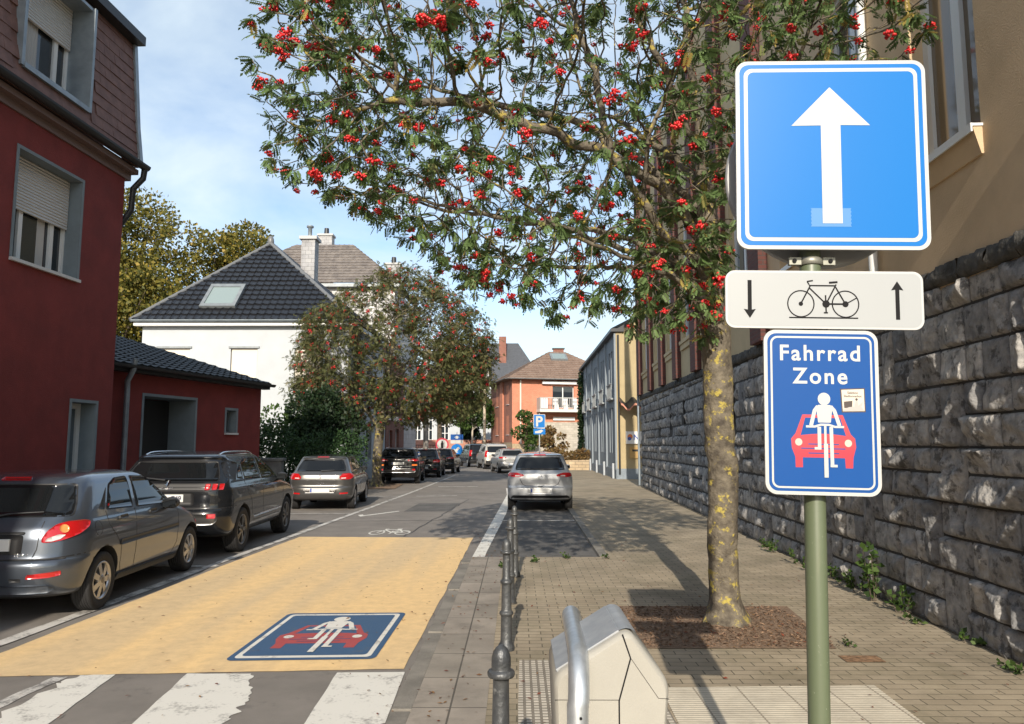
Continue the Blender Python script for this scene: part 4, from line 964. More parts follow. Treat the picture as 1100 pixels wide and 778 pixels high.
    def window(c, pts, n, mirror=False, rim=.028, name="window"):
        """rubber frame + glass (a sub-part)"""
        n_,r,u = c.basis(n); P2 = [Vector((Vector(p).dot(r),Vector(p).dot(u))) for p in pts]; ctr = sum(P2,Vector((0,0)))/len(P2)
        A = sum(P2[i].x*P2[(i+1)%len(P2)].y-P2[(i+1)%len(P2)].x*P2[i].y for i in range(len(P2))); sg = 1 if A>0 else -1
        inn = []
        for i,p in enumerate(P2):
            a = (P2[i]-P2[i-1]).normalized(); b_ = (P2[(i+1)%len(P2)]-P2[i]).normalized(); na = Vector((-a.y,a.x))*sg; nb = Vector((-b_.y,b_.x))*sg
            k = na+nb; k = k/max(.35,k.length_squared/2) if k.length>1e-6 else na; q = p+k*rim*.5*1.0; inn.append(r*q.x+u*q.y)
        for sgn in ((1,-1) if mirror else (1,)):
            mb = MB(); c.add_patch(mb,pts,n,.002,0,.07,.035); g = MB(); c.add_patch(g,inn,n,.0055,0,.07,.03)
            if sgn<0:
                for q in (mb,g): q.v = [(-p[0],p[1],p[2]) for p in q.v]; q.f = [f[::-1] for f in q.f]
            o = mb.build(name,rubber,c.root); g.build("pane",car_glass,o)
    def seam(c, mb, pts, n, w=.009, off=.0012):
        n_,r,u = c.basis(n); P2 = [(Vector(p).dot(r),Vector(p).dot(u)) for p in pts]
        # refine
        Q = [P2[0]]
        for a,b_ in zip(P2[:-1],P2[1:]):
            k = max(1,int(math.hypot(b_[0]-a[0],b_[1]-a[1])/.05))
            for i in range(1,k+1): Q.append((a[0]+(b_[0]-a[0])*i/k,a[1]+(b_[1]-a[1])*i/k))
        T = thick(Q,w); m_ = len(Q); poly = [r*p[0]+u*p[1] for p in T]
        c.add_patch(mb,poly,n,off,0,9,0,.004,faces=[(i,i+1,2*m_-2-i,2*m_-1-i) for i in range(m_-1)])
        mb2=[]
    def seams(c, lines, mirror=True):
        for pts,n,w in lines:
            mb = MB(); c.seam(mb,pts,n,w); mb.build("panel_seam",rubber,c.root)
            if mirror: m2 = MB(); m2.v = [(-p[0],p[1],p[2]) for p in mb.v]; m2.f = [f[::-1] for f in mb.f]; m2.m = mb.m; m2.s = mb.s; m2.build("panel_seam",rubber,c.root)
    def decal(c, name, v2, f, n, o3, m, off=.005, parent=None):
        n_,r,u = c.basis(n); mb = MB(); o3 = Vector(o3)
        c.add_patch(mb,[o3+r*p[0]+u*p[1] for p in v2],n,off,0,9,0,.002,faces=f); return mb.build(name,m,parent or c.root)
    def put_wheels(c, Rr, width, style, m_rim, x=None):
        x = x or c.W-.02-width; R = c.R
        tp = MB(); pr = [(Rr+.005,.0),(R-.045,-.012),(R-.012,.0),(R,.022)]
        for k in range(5):
            a = .022+(width-.044)*(k+.0)/5; b_ = .022+(width-.044)*(k+1)/5; pr += [(R,a+.003),(R,b_-.008),(R-.007,b_-.006),(R-.007,b_-.001)]
        pr += [(R,width-.022),(R-.012,width),(R-.03,width+.010),(R-.055,width+.012),(Rr+.012,width+.004),(Rr+.004,width-.004)]
        tp.lathe(pr,48,axis='x',caps=False); tp.lathe([(Rr+.005,.0),(.01,.0)],24,axis='x',caps=True)
        tm = tp.build("wheel",tyrem,c.root); 
        rp_ = MB(); rp_.lathe([(Rr+.006,width-.006),(Rr+.002,width+.004),(Rr-.012,width+.003),(Rr-.02,width-.03)],40,axis='x',caps=False,mi=0)
        rp_.lathe([(Rr-.005,width-.055),(.03,width-.055)],30,axis='x',caps=True,mi=1)
        ns = style; 
        for k in range(ns):
            a = 2*math.pi*k/ns
            for da,ww in (((0,.034),) if ns>6 else ((-.13,.017),(.13,.017))):
                ca,sa = math.cos(a+da),math.sin(a+da); pa,qa=-sa,ca; r0,r1=.05,Rr-.008
                P=[]
                for xx in (width-.03,width+.002):
                    for rr_,h in ((r0,ww*.75),(r0,-ww*.75),(r1,-ww),(r1,ww)): P.append((xx-(.012 if rr_==r0 and xx>width else 0)*0-(.014 if rr_==r1 else 0),rr_*ca+h*pa,rr_*sa+h*qa))
                rp_.hexa(P,0)
        rp_.lathe([(.066,width-.04),(.066,width-.004),(.05,width+.006),(.012,width+.008)],20,axis='x',mi=0)
        rp_.lathe([(.03,width+.0085),(.004,width+.011)],16,axis='x',mi=1)
        rm = rp_.build("rim",[m_rim,rim_dark if m_rim is not rim_dark else plastic],tm)
        for i,(y,sg) in enumerate([(y,sg) for y in c.wheels for sg in (1,-1)]):
            if i==0: w_,r_=tm,rm
            else: w_=tm.copy(); COL.objects.link(w_); w_.parent=c.root; r_=rm.copy(); COL.objects.link(r_); r_.parent=w_
            w_.location=(sg*x,y,R); w_.rotation_euler=(0,0,0 if sg>0 else math.pi)
    def plate(c, z, w=.52, h=.115, txt=None, m=plate_w, ink=ink_r, y=None, eu=True, size=.085, off=0, parent=None):
        if y is None: y = min(c.hit(x_,z_,*c.basis((0,-1,0)))[0].y for x_ in (-w/2,0,w/2) for z_ in (z-h/2,z+h/2))
        mb = MB(); mb.box(-w/2,w/2,y-.014,y+.02,z-h/2,z+h/2,0)
        if eu: mb.art(rrect(-w/2+.008,-w/2+.05,z-h/2+.008,z+h/2-.008,.003,2),y-.0142,.0015,1)
        if txt: put_text(mb,txt,size,off,z-size*.36,y-.0165,2,.002)
        return mb.build("number_plate",[m,plate_b,ink],parent or c.root)
    def mirrors(c, y, z, m, out=.09, sides=(1,-1)):
        for sg in sides:
            p,_ = c.hit(*( (y,z) if sg>0 else (-y,z)),*c.basis((sg,0,0)))
            mb = MB(); mb.ell((p.x+sg*out,y-.03,z+.02),(.105,.075,.072),14,8,0); mb.hexa([(p.x-sg*.02,y-.02,z-.05),(p.x+sg*out,y-.02,z-.05),(p.x+sg*out,y+.05,z-.05),(p.x-sg*.02,y+.06,z-.05),(p.x-sg*.02,y-.02,z-.015),(p.x+sg*out,y-.02,z-.01),(p.x+sg*out,y+.05,z-.01),(p.x-sg*.02,y+.06,z-.015)],0)
            mb.box(p.x+sg*out-.08,p.x+sg*out+.08,y-.108,y-.092,z-.03,z+.065,1)
            mb.build("mirror",[m,car_glass],c.root)
Rn,Bn,Tn,Fn = (1,0,0),(0,-1,0),(0,0,1),(0,1,0)
Cn = (math.sin(rad(48)),-math.cos(rad(48)),0)
def S_(*yz): return [(0.8,y,z) for y,z in yz]
def B_s(*xz): return [(x,0,z) for x,z in xz]

# ---- small grey hatchback, nearest (left)
def hatch_rounded(root, pm):
    rear=[(.20,.16),(.26,.07),(.36,.015),(.45,0),(.55,.0),(.592,.012),(.605,.055),(.64,.065),(.80,.085),(.90,.115),(.95,.16),(1.0,.205),(1.12,.315),(1.27,.465),(1.345,.53),(1.375,.60),(1.40,.85),(1.42,1.15),(1.43,1.4)]
    front=[(.20,3.74),(.35,3.83),(.55,3.82),(.68,3.72),(.78,3.55),(.86,3.3),(.93,3.05),(.97,2.92),(1.12,2.65),(1.27,2.37),(1.345,2.22),(1.375,2.12),(1.40,2.0),(1.42,1.85),(1.43,1.7)]
    width=[(.20,.72),(.26,.765),(.36,.80),(.5,.822),(.62,.826),(.75,.822),(.84,.812),(.90,.795),(.95,.775),(1.0,.757),(1.12,.715),(1.27,.66),(1.345,.62),(1.375,.58),(1.40,.50),(1.42,.38),(1.43,.22)]
    c=Shell(rear,front,width,([(0,.62),(.9,.58),(1.0,.45),(1.35,.45),(1.43,.9)],[(0,.42),(.9,.40),(1.0,.34),(1.35,.30),(1.43,.2)]),([(0,.7),(1,.7),(1.43,.9)],[(0,.5),(.9,.4),(1.43,.2)]),(.76,3.20),.298,root,[pm,plastic],clad=.26)
    c.window(S_((2.66,.965),(2.30,1.20),(2.05,1.325),(1.66,1.345),(1.585,.985)),Rn,True)
    c.window(S_((1.515,.99),(1.585,1.345),(1.28,1.335),(1.08,1.27),(.88,1.01)),Rn,True)
    c.part("pillar_trim",S_((.845,1.015),(1.02,1.245),(.73,1.03)),Rn,rubber,mirror=True,off=.003)
    c.window(B_s((-.70,.995),(.70,.995),(.665,1.12),(.585,1.305),(-.585,1.305),(-.665,1.12)),Bn,name="rear_window")
    c.window([(x,3,z) for x,z in ((-.62,1.0),(.62,1.0),(.52,1.31),(-.52,1.31))],Fn,name="windscreen")
    c.part("brake_light",B_s((-.15,1.338),(.15,1.338),(.14,1.362),(-.14,1.362)),Bn,redl,rnd=.01,off=.012)
    tl=[(.55,.08,.762),(.55,.085,.80),(.60,.10,.87),(.67,.14,.925),(.735,.22,.948),(.785,.38,.952),(.80,.47,.935),(.80,.44,.885),(.785,.30,.825),(.72,.16,.78),(.64,.10,.762)]
    c.part("tail_light",tl,Cn,redl,off=.012,rnd=.03,mirror=True,g=.03,extra=[([(.712+.030*math.cos(a),.18+.030*math.cos(a),.880+.038*math.sin(a)) for a in np.linspace(0,6.1,14)],Cn,orl,.017),
        ([(.575,.09,.772),(.60,.095,.80),(.69,.13,.83),(.735,.17,.825),(.70,.14,.79),(.64,.10,.770)],Cn,clr,.017)])
    c.part("reflector",[(.44,.02,.435),(.45,.02,.475),(.62,.08,.49),(.70,.14,.50),(.70,.14,.455),(.62,.08,.44)],(math.sin(.5),-math.cos(.5),0),redl,rnd=.012,mirror=True,off=.006,g=.03)
    c.seams([(S_((1.54,.98),(1.50,.80),(1.49,.45),(1.52,.33)),Rn,.010),(S_((2.70,.95),(2.74,.80),(2.72,.45),(2.62,.33),(1.20,.32),(1.14,.42),(1.12,.62),(1.00,.74),(.86,.86),(.86,1.0)),Rn,.010)])
    c.seams([([(-.72,0,.607),(-.4,0,.607),(0,0,.607),(.4,0,.607),(.72,0,.607)],Bn,.014),([(.50,.1,.96),(.49,.1,.70),(.46,.1,.62)],Bn,.008),([(-.50,.1,.96),(-.49,.1,.70),(-.46,.1,.62)],Bn,.008)],mirror=False)
    c.seams([([(.40,.05,.607),(.60,.1,.61),(.74,.25,.625),(.81,.45,.635)],Cn,.012)])
    c.part("rubbing_strip",S_((1.10,.615),(1.10,.675),(2.72,.695),(2.72,.64)),Rn,plastic,off=.014,rnd=.02,mirror=True)
    c.part("sill",S_((1.12,.245),(1.12,.315),(2.80,.315),(2.80,.245)),Rn,plastic,off=.02,rnd=.03,mirror=True)
    for y in (1.20,1.98): c.part("door_handle",S_((y-.10,.885),(y-.10,.925),(y+.09,.93),(y+.09,.89)),Rn,plastic,off=.022,rnd=.018,mirror=True)
    c.seams([([(.9,.63+.075*math.cos(a),.845+.075*math.sin(a)) for a in np.linspace(0,6.28,18)],Rn,.007)],mirror=False)
    c.part("tailgate_grip",B_s((-.36,.838),(.36,.838),(.37,.862),(-.37,.862)),Bn,plastic,rnd=.01,off=.012)
    c.part("plate_recess",B_s((-.36,.655),(.36,.655),(.36,.835),(-.36,.835)),Bn,rubber,rnd=.03,off=.003)
    c.plate(.745,.50,.112,m=plate_w); 
    c.part("bumper_lip",B_s((-.60,.30),(.60,.30),(.66,.345),(.60,.37),(-.60,.37),(-.66,.345)),Bn,pm,off=.016,rnd=.02)
    c.part("tow_cover",B_s((.30,.405),(.40,.405),(.40,.44),(.30,.44)),Bn,plastic,rnd=.006,off=.004,g=.2)
    mb=MB(); v,f=text_polys("60/4 r",.05,0.0); c.decal("lettering",[(p[0],p[1]) for p in v],f,Bn,(.30,0,.635),chrome,.004)
    LION=[(.00,.0),(.018,.012),(.022,.034),(.038,.044),(.036,.054),(.018,.05),(.024,.066),(.016,.082),(-.004,.078),(-.010,.064),(-.026,.058),(-.024,.05),(-.008,.05),(-.012,.036),(-.030,.028),(-.028,.02),(-.012,.022),(-.010,.006)]
    c.decal("emblem",LION,[list(range(len(LION)))],Bn,(0,0,.885),chrome,.008)
    mb=MB(); mb.tube([c.hit(-.02,.995,*c.basis(Bn))[0]+Vector((0,-.02,0)),c.hit(.16,1.03,*c.basis(Bn))[0]+Vector((0,-.025,0)),c.hit(.46,1.045,*c.basis(Bn))[0]+Vector((0,-.02,0))],[.016,.010,.006],6); mb.build("wiper",plastic,root)
    c.mirrors(2.40,.955,plastic); c.put_wheels(.19,.175,7,rimm)
    return c
T=thing("parked_car","small dark grey hatchback with rounded red tail lamp, half in shade by the house","car",(-5.09,7.24,0),rad(3.4),"cars parked on the left")
hatch_rounded(T,paint("gunmetal_paint",(.078,.092,.115),.6,.30))

# ---- dark SUV
def suv(root, pm, letters=True, claws=True, dk=plastic):
    rear=[(.26,.22),(.34,.10),(.46,.03),(.60,0),(.70,.01),(.735,.05),(.80,.06),(.95,.055),(1.06,.07),(1.12,.10),(1.17,.17),(1.28,.30),(1.42,.44),(1.475,.47),(1.495,.40),(1.53,.42),(1.555,.60),(1.58,1.0),(1.595,1.4)]
    front=[(.26,4.35),(.45,4.45),(.75,4.43),(.88,4.30),(.96,4.0),(1.03,3.6),(1.08,3.35),(1.17,3.18),(1.28,2.98),(1.42,2.68),(1.49,2.50),(1.53,2.38),(1.555,2.25),(1.58,2.05),(1.595,1.8)]
    width=[(.26,.82),(.34,.87),(.46,.905),(.62,.918),(.80,.915),(.95,.905),(1.03,.89),(1.08,.865),(1.12,.85),(1.17,.835),(1.28,.79),(1.42,.725),(1.49,.685),(1.53,.65),(1.555,.60),(1.58,.48),(1.595,.30)]
    c=Shell(rear,front,width,([(0,.5),(.95,.45),(1.1,.42),(1.45,.42),(1.59,.8)],[(0,.34),(.9,.30),(1.1,.28),(1.5,.22),(1.59,.2)]),([(0,.6),(1,.6),(1.59,.9)],[(0,.5),(.9,.4),(1.59,.2)]),(.88,3.555),.352,root,[pm,dk],clad=.37)
    c.window(S_((3.20,1.10),(2.92,1.27),(2.55,1.46),(2.06,1.495),(2.0,1.115)),Rn,True)
    c.window(S_((1.94,1.12),(2.0,1.495),(1.42,1.48),(1.16,1.41),(1.06,1.14)),Rn,True)
    c.window(S_((1.0,1.145),(1.09,1.385),(.86,1.30),(.72,1.17)),Rn,True)
    c.part("pillar_trim",[(.84,.62,1.13),(.80,.95,1.40),(.74,.62,1.46),(.70,.44,1.42),(.80,.30,1.2)],Cn,rubber,mirror=True,off=.003,rnd=.03)
    c.window(B_s((-.74,1.135),(.74,1.135),(.69,1.27),(.61,1.44),(-.61,1.44),(-.69,1.27)),Bn,name="rear_window")
    c.window([(x,3,z) for x,z in ((-.72,1.14),(.72,1.14),(.60,1.45),(-.60,1.45))],Fn,name="windscreen")
    c.part("tail_panel",[(-.80,.1,1.015),(.80,.1,1.015),(.82,.1,1.085),(.76,.1,1.118),(-.76,.1,1.118),(-.82,.1,1.085)],Bn,rubber,off=.003,rnd=.02)
    if claws:
        for i in range(3):
            x=.56+.095*i; y=.07+.03*i
            c.part("tail_light",[(x,y,1.02),(x+.062,y+.03,1.02),(x+.085,y+.04,1.105),(x+.02,y+.01,1.105)],(math.sin(.45),-math.cos(.45),0),redl,off=.009,rnd=.012,mirror=True,g=.03)
    else:
        c.part("tail_light",[(.45,.05,1.0),(.45,.05,1.06),(.75,.12,1.10),(.86,.35,1.10),(.86,.35,1.02),(.75,.12,.99)],Cn,redl,off=.009,rnd=.02,mirror=True,g=.03,extra=[([(.5,.05,1.01),(.5,.05,1.035),(.66,.1,1.045),(.66,.1,1.015)],Cn,clr,.013)])
        c.part("indicator",[(.62,.05,.80),(.62,.05,.87),(.80,.18,.87),(.80,.18,.80)],Cn,mat("amber_lens",(.70,.18,.03),.15,coat=1) if not bpy.data.materials.get("amber_lens") else bpy.data.materials["amber_lens"],off=.009,rnd=.02,mirror=True,g=.04)
    c.part("reflector",[(.60,.1,.60),(.60,.1,.665),(.715,.15,.665),(.715,.15,.60)],(math.sin(.3),-math.cos(.3),0),redl,rnd=.012,mirror=True,off=.006,g=.03)
    c.part("bumper_trim",B_s((-.70,.50),(.70,.50),(.78,.58),(.74,.66),(-.74,.66),(-.78,.58)),Bn,mat("satin_grey",(.17,.17,.17),.3,metal=.8) if not bpy.data.materials.get("satin_grey") else bpy.data.materials["satin_grey"],off=.004,rnd=.04)
    c.seams([(S_((1.97,1.11),(1.95,.80),(1.97,.48)),Rn,.011),(S_((3.22,1.08),(3.26,.85),(3.20,.50),(3.05,.45),(1.45,.45),(1.32,.60),(1.28,.80),(1.10,.98),(1.03,1.12)),Rn,.011),
             ([(.3,.05,.735),(.6,.08,.74),(.80,.25,.75),(.9,.5,.76)],Cn,.012)])
    c.seams([([(-.70,0,.737),(0,0,.737),(.70,0,.737)],Bn,.014),([(-.66,0,1.0),(.66,0,1.0)],Bn,.008)],mirror=False)
    c.part("sill_strip",S_((1.42,.50),(1.42,.535),(3.10,.56),(3.10,.52)),Rn,chrome,off=.008,rnd=.012,mirror=True)
    for y in (1.42,2.28): c.part("door_handle",S_((y-.12,1.0),(y-.12,1.035),(y+.10,1.04),(y+.10,1.005)),Rn,pm,off=.024,rnd=.016,mirror=True)
    c.plate(.90,.52,.112,txt="749" if letters else None,ink=ink_d,off=.16,size=.10)
    c.part("plate_recess",B_s((-.42,.79),(.42,.79),(.42,.985),(-.42,.985)),Bn,rubber,rnd=.05,off=.0025)
    if letters:
        v,f=text_polys("PEUGEOT",.042,.001,1.15); xm=max(p[0] for p in v)/2; c.decal("lettering",[(p[0]-xm,p[1]) for p in v],f,Bn,(0,0,1.03),chrome,.008)
        LION=[(.00,.0),(.018,.012),(.022,.034),(.038,.044),(.036,.054),(.018,.05),(.024,.066),(.016,.082),(-.004,.078),(-.010,.064),(-.026,.058),(-.024,.05),(-.008,.05),(-.012,.036),(-.030,.028),(-.028,.02),(-.012,.022),(-.010,.006)]
        c.decal("emblem",[(p[0]*1.3,p[1]*1.1) for p in LION],[list(range(len(LION)))],Bn,(0,0,1.07),chrome,.012)
    for sg in (1,-1):
        mb=MB(); P=[]
        for y in np.linspace(.62,2.35,12):
            h=c.bvh.ray_cast(Vector((sg*.56,y,4)),Vector((0,0,-1)))[0]; P.append((sg*.575,y,h.z+.032*math.sin(math.pi*min(1,max(0,(y-.62)/1.73)))**.35))
        mb.tube(P,.013,8); mb.build("roof_rail",chrome,root)
    mb=MB(); mb.tube([c.hit(-.05,1.165,*c.basis(Bn))[0]+Vector((0,-.03,0)),c.hit(-.35,1.20,*c.basis(Bn))[0]+Vector((0,-.03,0))],[.018,.008],6); mb.build("wiper",plastic,root)
    c.mirrors(3.02,1.10,dk,.10); c.put_wheels(.235,.215,5,rim_dark)
    return c
T=thing("parked_car","black SUV with three red bars in each tail lamp and silver roof rails","car",(-5.28,11.42,0),rad(2.4),"cars parked on the left")
suv(T,paint("black_paint",(.008,.009,.011),.0,.25))

# ---- hatchbacks: the two compact ones
def hatch(root, pm, L=4.05, H=1.44, W=.845, lamps='grey', stretch=1.0, R=.305, emblem='S', rim=rimm):
    k=H/1.44
    rear=[(.22,.16),(.30,.06),(.42,.0),(.56,.0),(.60,.02),(.62,.055),(.80,.045),(.92,.07),(.97,.12),(1.02,.175),(1.14,.30),(1.28,.44),(1.345,.50),(1.365,.44),(1.385,.47),(1.405,.75),(1.425,1.1),(1.44,1.45)]
    front=[(.22,L-.09),(.38,L),(.58,L-.01),(.70,L-.12),(.80,L-.32),(.90,L-.72),(.95,L-.95),(1.0,L-1.1),(1.14,L-1.40),(1.28,L-1.68),(1.345,L-1.82),(1.385,L-1.95),(1.405,L-2.05),(1.425,L-2.2),(1.44,L-2.35)]
    width=[(.22,W-.10),(.30,W-.05),(.42,W-.01),(.60,W),(.78,W-.005),(.88,W-.02),(.93,W-.045),(.97,W-.075),(1.02,W-.10),(1.14,W-.145),(1.28,W-.20),(1.345,W-.235),(1.385,W-.28),(1.405,W-.36),(1.425,W-.48),(1.44,W-.62)]
    rear,front,width=[[(z*k,v) for z,v in t] for t in (rear,front,width)]
    c=Shell(rear,front,width,([(0,.55),(.9,.5),(1.0,.45),(1.35,.5),(1.43,.9)],[(0,.38),(.9,.36),(1.0,.30),(1.35,.26),(1.43,.2)]),([(0,.7),(1,.7),(1.43,.9)],[(0,.5),(.9,.4),(1.43,.2)]),(.70,L-.85),R,root,[pm,plastic],clad=.30)
    Z=lambda z:z*k
    c.window(S_((L-1.20,Z(.985)),(L-1.62,Z(1.24)),(L-1.90,Z(1.345)),(1.78,Z(1.36)),(1.70,Z(1.0))),Rn,True)
    c.window(S_((1.63,Z(1.005)),(1.72,Z(1.36)),(1.25,Z(1.345)),(.98,Z(1.27)),(.82,Z(1.06))),Rn,True)
    c.window(B_s((-.64,Z(1.005)),(.64,Z(1.005)),(.62,Z(1.12)),(.52,Z(1.315)),(-.52,Z(1.315)),(-.62,Z(1.12))),Bn,name="rear_window")
    c.window([(x,3,Z(z)) for x,z in ((-.62,1.03),(.62,1.03),(.52,1.32),(-.52,1.32))],Fn,name="windscreen")
    c.part("brake_light",B_s((-.16,Z(1.362)),(.16,Z(1.362)),(.15,Z(1.385)),(-.15,Z(1.385))),Bn,redl,rnd=.008,off=.006)
    if lamps=='grey':
        c.part("tail_light",[(.52,.05,.80),(.50,.05,.87),(.60,.08,.945),(.76,.18,.955),(.80,.36,.93),(.80,.34,.86),(.74,.16,.80)],Cn,redl,off=.010,rnd=.03,mirror=True,g=.03,extra=[([(.54,.06,.82),(.54,.06,.845),(.66,.1,.85),(.66,.1,.825)],Cn,clr,.014)])
        c.part("reflector",[(.50,.02,.425),(.50,.02,.465),(.70,.12,.475),(.70,.12,.435)],(math.sin(.4),-math.cos(.4),0),redl,rnd=.01,mirror=True,off=.006,g=.03)
        c.plate(.525,.50,.11,eu=True); c.part("plate_recess",B_s((-.40,.44),(.40,.44),(.44,.60),(-.44,.60)),Bn,pm,rnd=.04,off=.002)
    else:
        c.part("tail_light",[(.42,.05,.905),(.44,.05,.945),(.62,.08,.985),(.76,.18,.985),(.78,.34,.96),(.79,.32,.90),(.70,.12,.88),(.56,.06,.88)],Cn,redl,off=.010,rnd=.02,mirror=True,g=.03,extra=[([(.52,.06,.895),(.52,.06,.925),(.64,.1,.93),(.64,.1,.895)],Cn,clr,.014)])
        c.part("bumper_skirt",B_s((-.72,.28),(.72,.28),(.76,.36),(.70,.42),(-.70,.42),(-.76,.36)),Bn,plastic,off=.006,rnd=.04)
        c.plate(.545,.50,.11); c.part("plate_recess",B_s((-.33,.46),(.33,.46),(.30,.625),(-.30,.625)),Bn,mat("silver_recess",(.42,.43,.44),.4,metal=.4),rnd=.04,off=.002)
        c.seams([([(-.52,0,.84),(-.45,0,.70),(-.36,0,.655),(.36,0,.655),(.45,0,.70),(.52,0,.84)],Bn,.012)],mirror=False)
        c.part("tailgate_handle",B_s((-.06,.635),(.06,.635),(.06,.655),(-.06,.655)),Bn,plastic,rnd=.006,off=.006,g=.2)
    c.seams([(S_((1.66,1.0),(1.64,.75),(1.66,.36)),Rn,.010),(S_((L-1.18,.98),(L-1.15,.75),(L-1.22,.38),(L-1.3,.35),(1.2,.35),(1.12,.5),(1.05,.72),(.82,.9),(.80,1.05)),Rn,.010)])
    c.seams([([(-.60,0,.612),(0,0,.612),(.60,0,.612)],Bn,.010)],mirror=False)
    for y in (1.22,2.08): c.part("door_handle",S_((y-.10,.90),(y-.10,.93),(y+.09,.935),(y+.09,.905)),Rn,pm,off=.022,rnd=.014,mirror=True)
    if emblem=='S':
        v,f=text_polys("S",.115,.004); xm=max(p[0] for p in v)/2; c.decal("emblem",[(p[0]-xm,p[1]) for p in v],f,Bn,(0,0,.84),chrome,.009)
        v,f=text_polys("IBIZA",.05,.0,1.5); xm=max(p[0] for p in v)/2; c.decal("lettering",[(p[0]-xm,p[1]) for p in v],f,Bn,(.02,0,.69),chrome,.005)
    else:
        O=circ(0,0,1,24); P=[(x*.062,y*.046) for x,y in O]+[(x*.05,y*.035) for x,y in O]; f=[[i,(i+1)%24,24+(i+1)%24,24+i] for i in range(24)]
        b0=len(P); W_=thick([(-.05,.012),(-.018,.010),(0,-.014),(.018,.010),(.05,.012)],.010); P+=W_; f.append(list(range(b0,b0+len(W_))))
        c.decal("emblem",P,f,Bn,(0,0,.875),chrome,.009)
    mb=MB(); mb.tube([c.hit(0,Z(1.02),*c.basis(Bn))[0]+Vector((0,-.03,0)),c.hit(.34,Z(1.04),*c.basis(Bn))[0]+Vector((0,-.03,0))],[.016,.007],6); mb.build("wiper",plastic,root)
    mb=MB(); h=c.bvh.ray_cast(Vector((0,.75,4)),Vector((0,0,-1)))[0]; mb.tube([h,h+Vector((0,-.09,.20))],[.008,.003],6); mb.build("aerial",plastic,root)
    c.mirrors(L-1.32,1.0*k,plastic if lamps=='grey' else pm); c.put_wheels(R-.105,.185,10 if lamps!='grey' else 7,rim)
    return c
T=thing("parked_car","brownish grey hatchback with pale number plate parked beside the conifer hedge","car",(-5.12,19.8,0),rad(4.5),"cars parked on the left")
hatch(T,paint("warm_grey_paint",(.085,.083,.08),.5,.3))
T=thing("parked_car","silver hatchback alone in the bay on the right beside the pavement","car",(.60,19.45,0),rad(-1.0),"cars parked on the right")
hatch(T,paint("silver_paint",(.36,.375,.39),.25,.42),4.06,1.51,.85,'silver',emblem='oval')

# ---- cars further down the street
bp2=paint("far_black_paint",(.007,.008,.009),.0,.25)
for i,(x,y,rz,lab) in enumerate(((-5.15,32.9,3,"black SUV behind the rowan trunk, first of the three black cars"),(-4.85,39.4,1,"black SUV between the two other black cars beyond the rowan"),(-4.55,44.6,-2,"farthest black car beside the red ringed road sign"))):
    T=thing("parked_car",lab,"car",(x,y,0),rad(rz),"cars parked on the left")
    if i==0: suv(T,bp2,False,False)
    else: hatch(T,bp2,4.2,1.52,.88,'grey') if i==1 else hatch(T,bp2,4.1,1.5,.87,'silver')
def van(root, pm):
    rear=[(.26,.14),(.4,.03),(.6,0),(.72,.03),(1.0,.05),(1.2,.10),(1.5,.22),(1.68,.32),(1.74,.45),(1.79,.9),(1.82,1.4)]
    front=[(.26,4.3),(.5,4.4),(.8,4.35),(.95,4.1),(1.05,3.7),(1.15,3.45),(1.5,2.95),(1.68,2.7),(1.74,2.5),(1.79,2.3),(1.82,2.0)]
    width=[(.26,.80),(.4,.86),(.7,.89),(1.0,.885),(1.1,.87),(1.2,.85),(1.5,.78),(1.68,.74),(1.74,.69),(1.79,.55),(1.82,.35)]
    c=Shell(rear,front,width,([(0,.3),(1.82,.4)],[(0,.25),(1.82,.2)]),([(0,.6),(1.82,.8)],[(0,.5),(1.82,.2)]),(.85,3.5),.33,root,[pm,plastic],clad=.36)
    c.window(S_((3.4,1.15),(2.95,1.5),(2.75,1.63),(2.1,1.66),(2.05,1.16)),Rn,True); c.window(S_((2.0,1.16),(2.05,1.66),(1.1,1.65),(1.05,1.18)),Rn,True); c.window(S_((1.0,1.18),(1.02,1.64),(.5,1.6),(.4,1.2)),Rn,True)
    c.window(B_s((-.70,1.17),(.70,1.17),(.66,1.6),(-.66,1.6)),Bn,name="rear_window")
    c.window([(x,3,z) for x,z in ((-.70,1.2),(.70,1.2),(.62,1.62),(-.62,1.62))],Fn,name="windscreen")
    c.part("tail_light",[(.74,.05,.85),(.74,.05,1.3),(.85,.2,1.3),(.87,.2,.85)],Cn,redl,off=.01,rnd=.03,mirror=True)
    c.plate(.80); c.part("bumper",B_s((-.8,.36),(.8,.36),(.8,.6),(-.8,.6)),Bn,plastic,off=.012,rnd=.04)
    c.mirrors(3.1,1.15,plastic); c.put_wheels(.22,.19,7,rimm)
T=thing("parked_car","beige van-like car with a dark rear window in front of the orange brick house","car",(-1.35,53.2,0),rad(12),"cars parked on the right"); van(T,paint("beige_paint",(.50,.47,.42),.3,.35))
T=thing("parked_car","black car at the far end of the right hand row, beyond the beige one","car",(-2.75,58.2,0),rad(16),"cars parked on the right"); van(T,bp2)
T=thing("parked_car","light grey hatchback half hidden by the silver car in the bay","car",(-.20,45.6,0),rad(10),"cars parked on the right"); hatch(T,paint("light_grey_paint",(.36,.36,.36),.4,.35),4.2,1.5,.87,'silver')

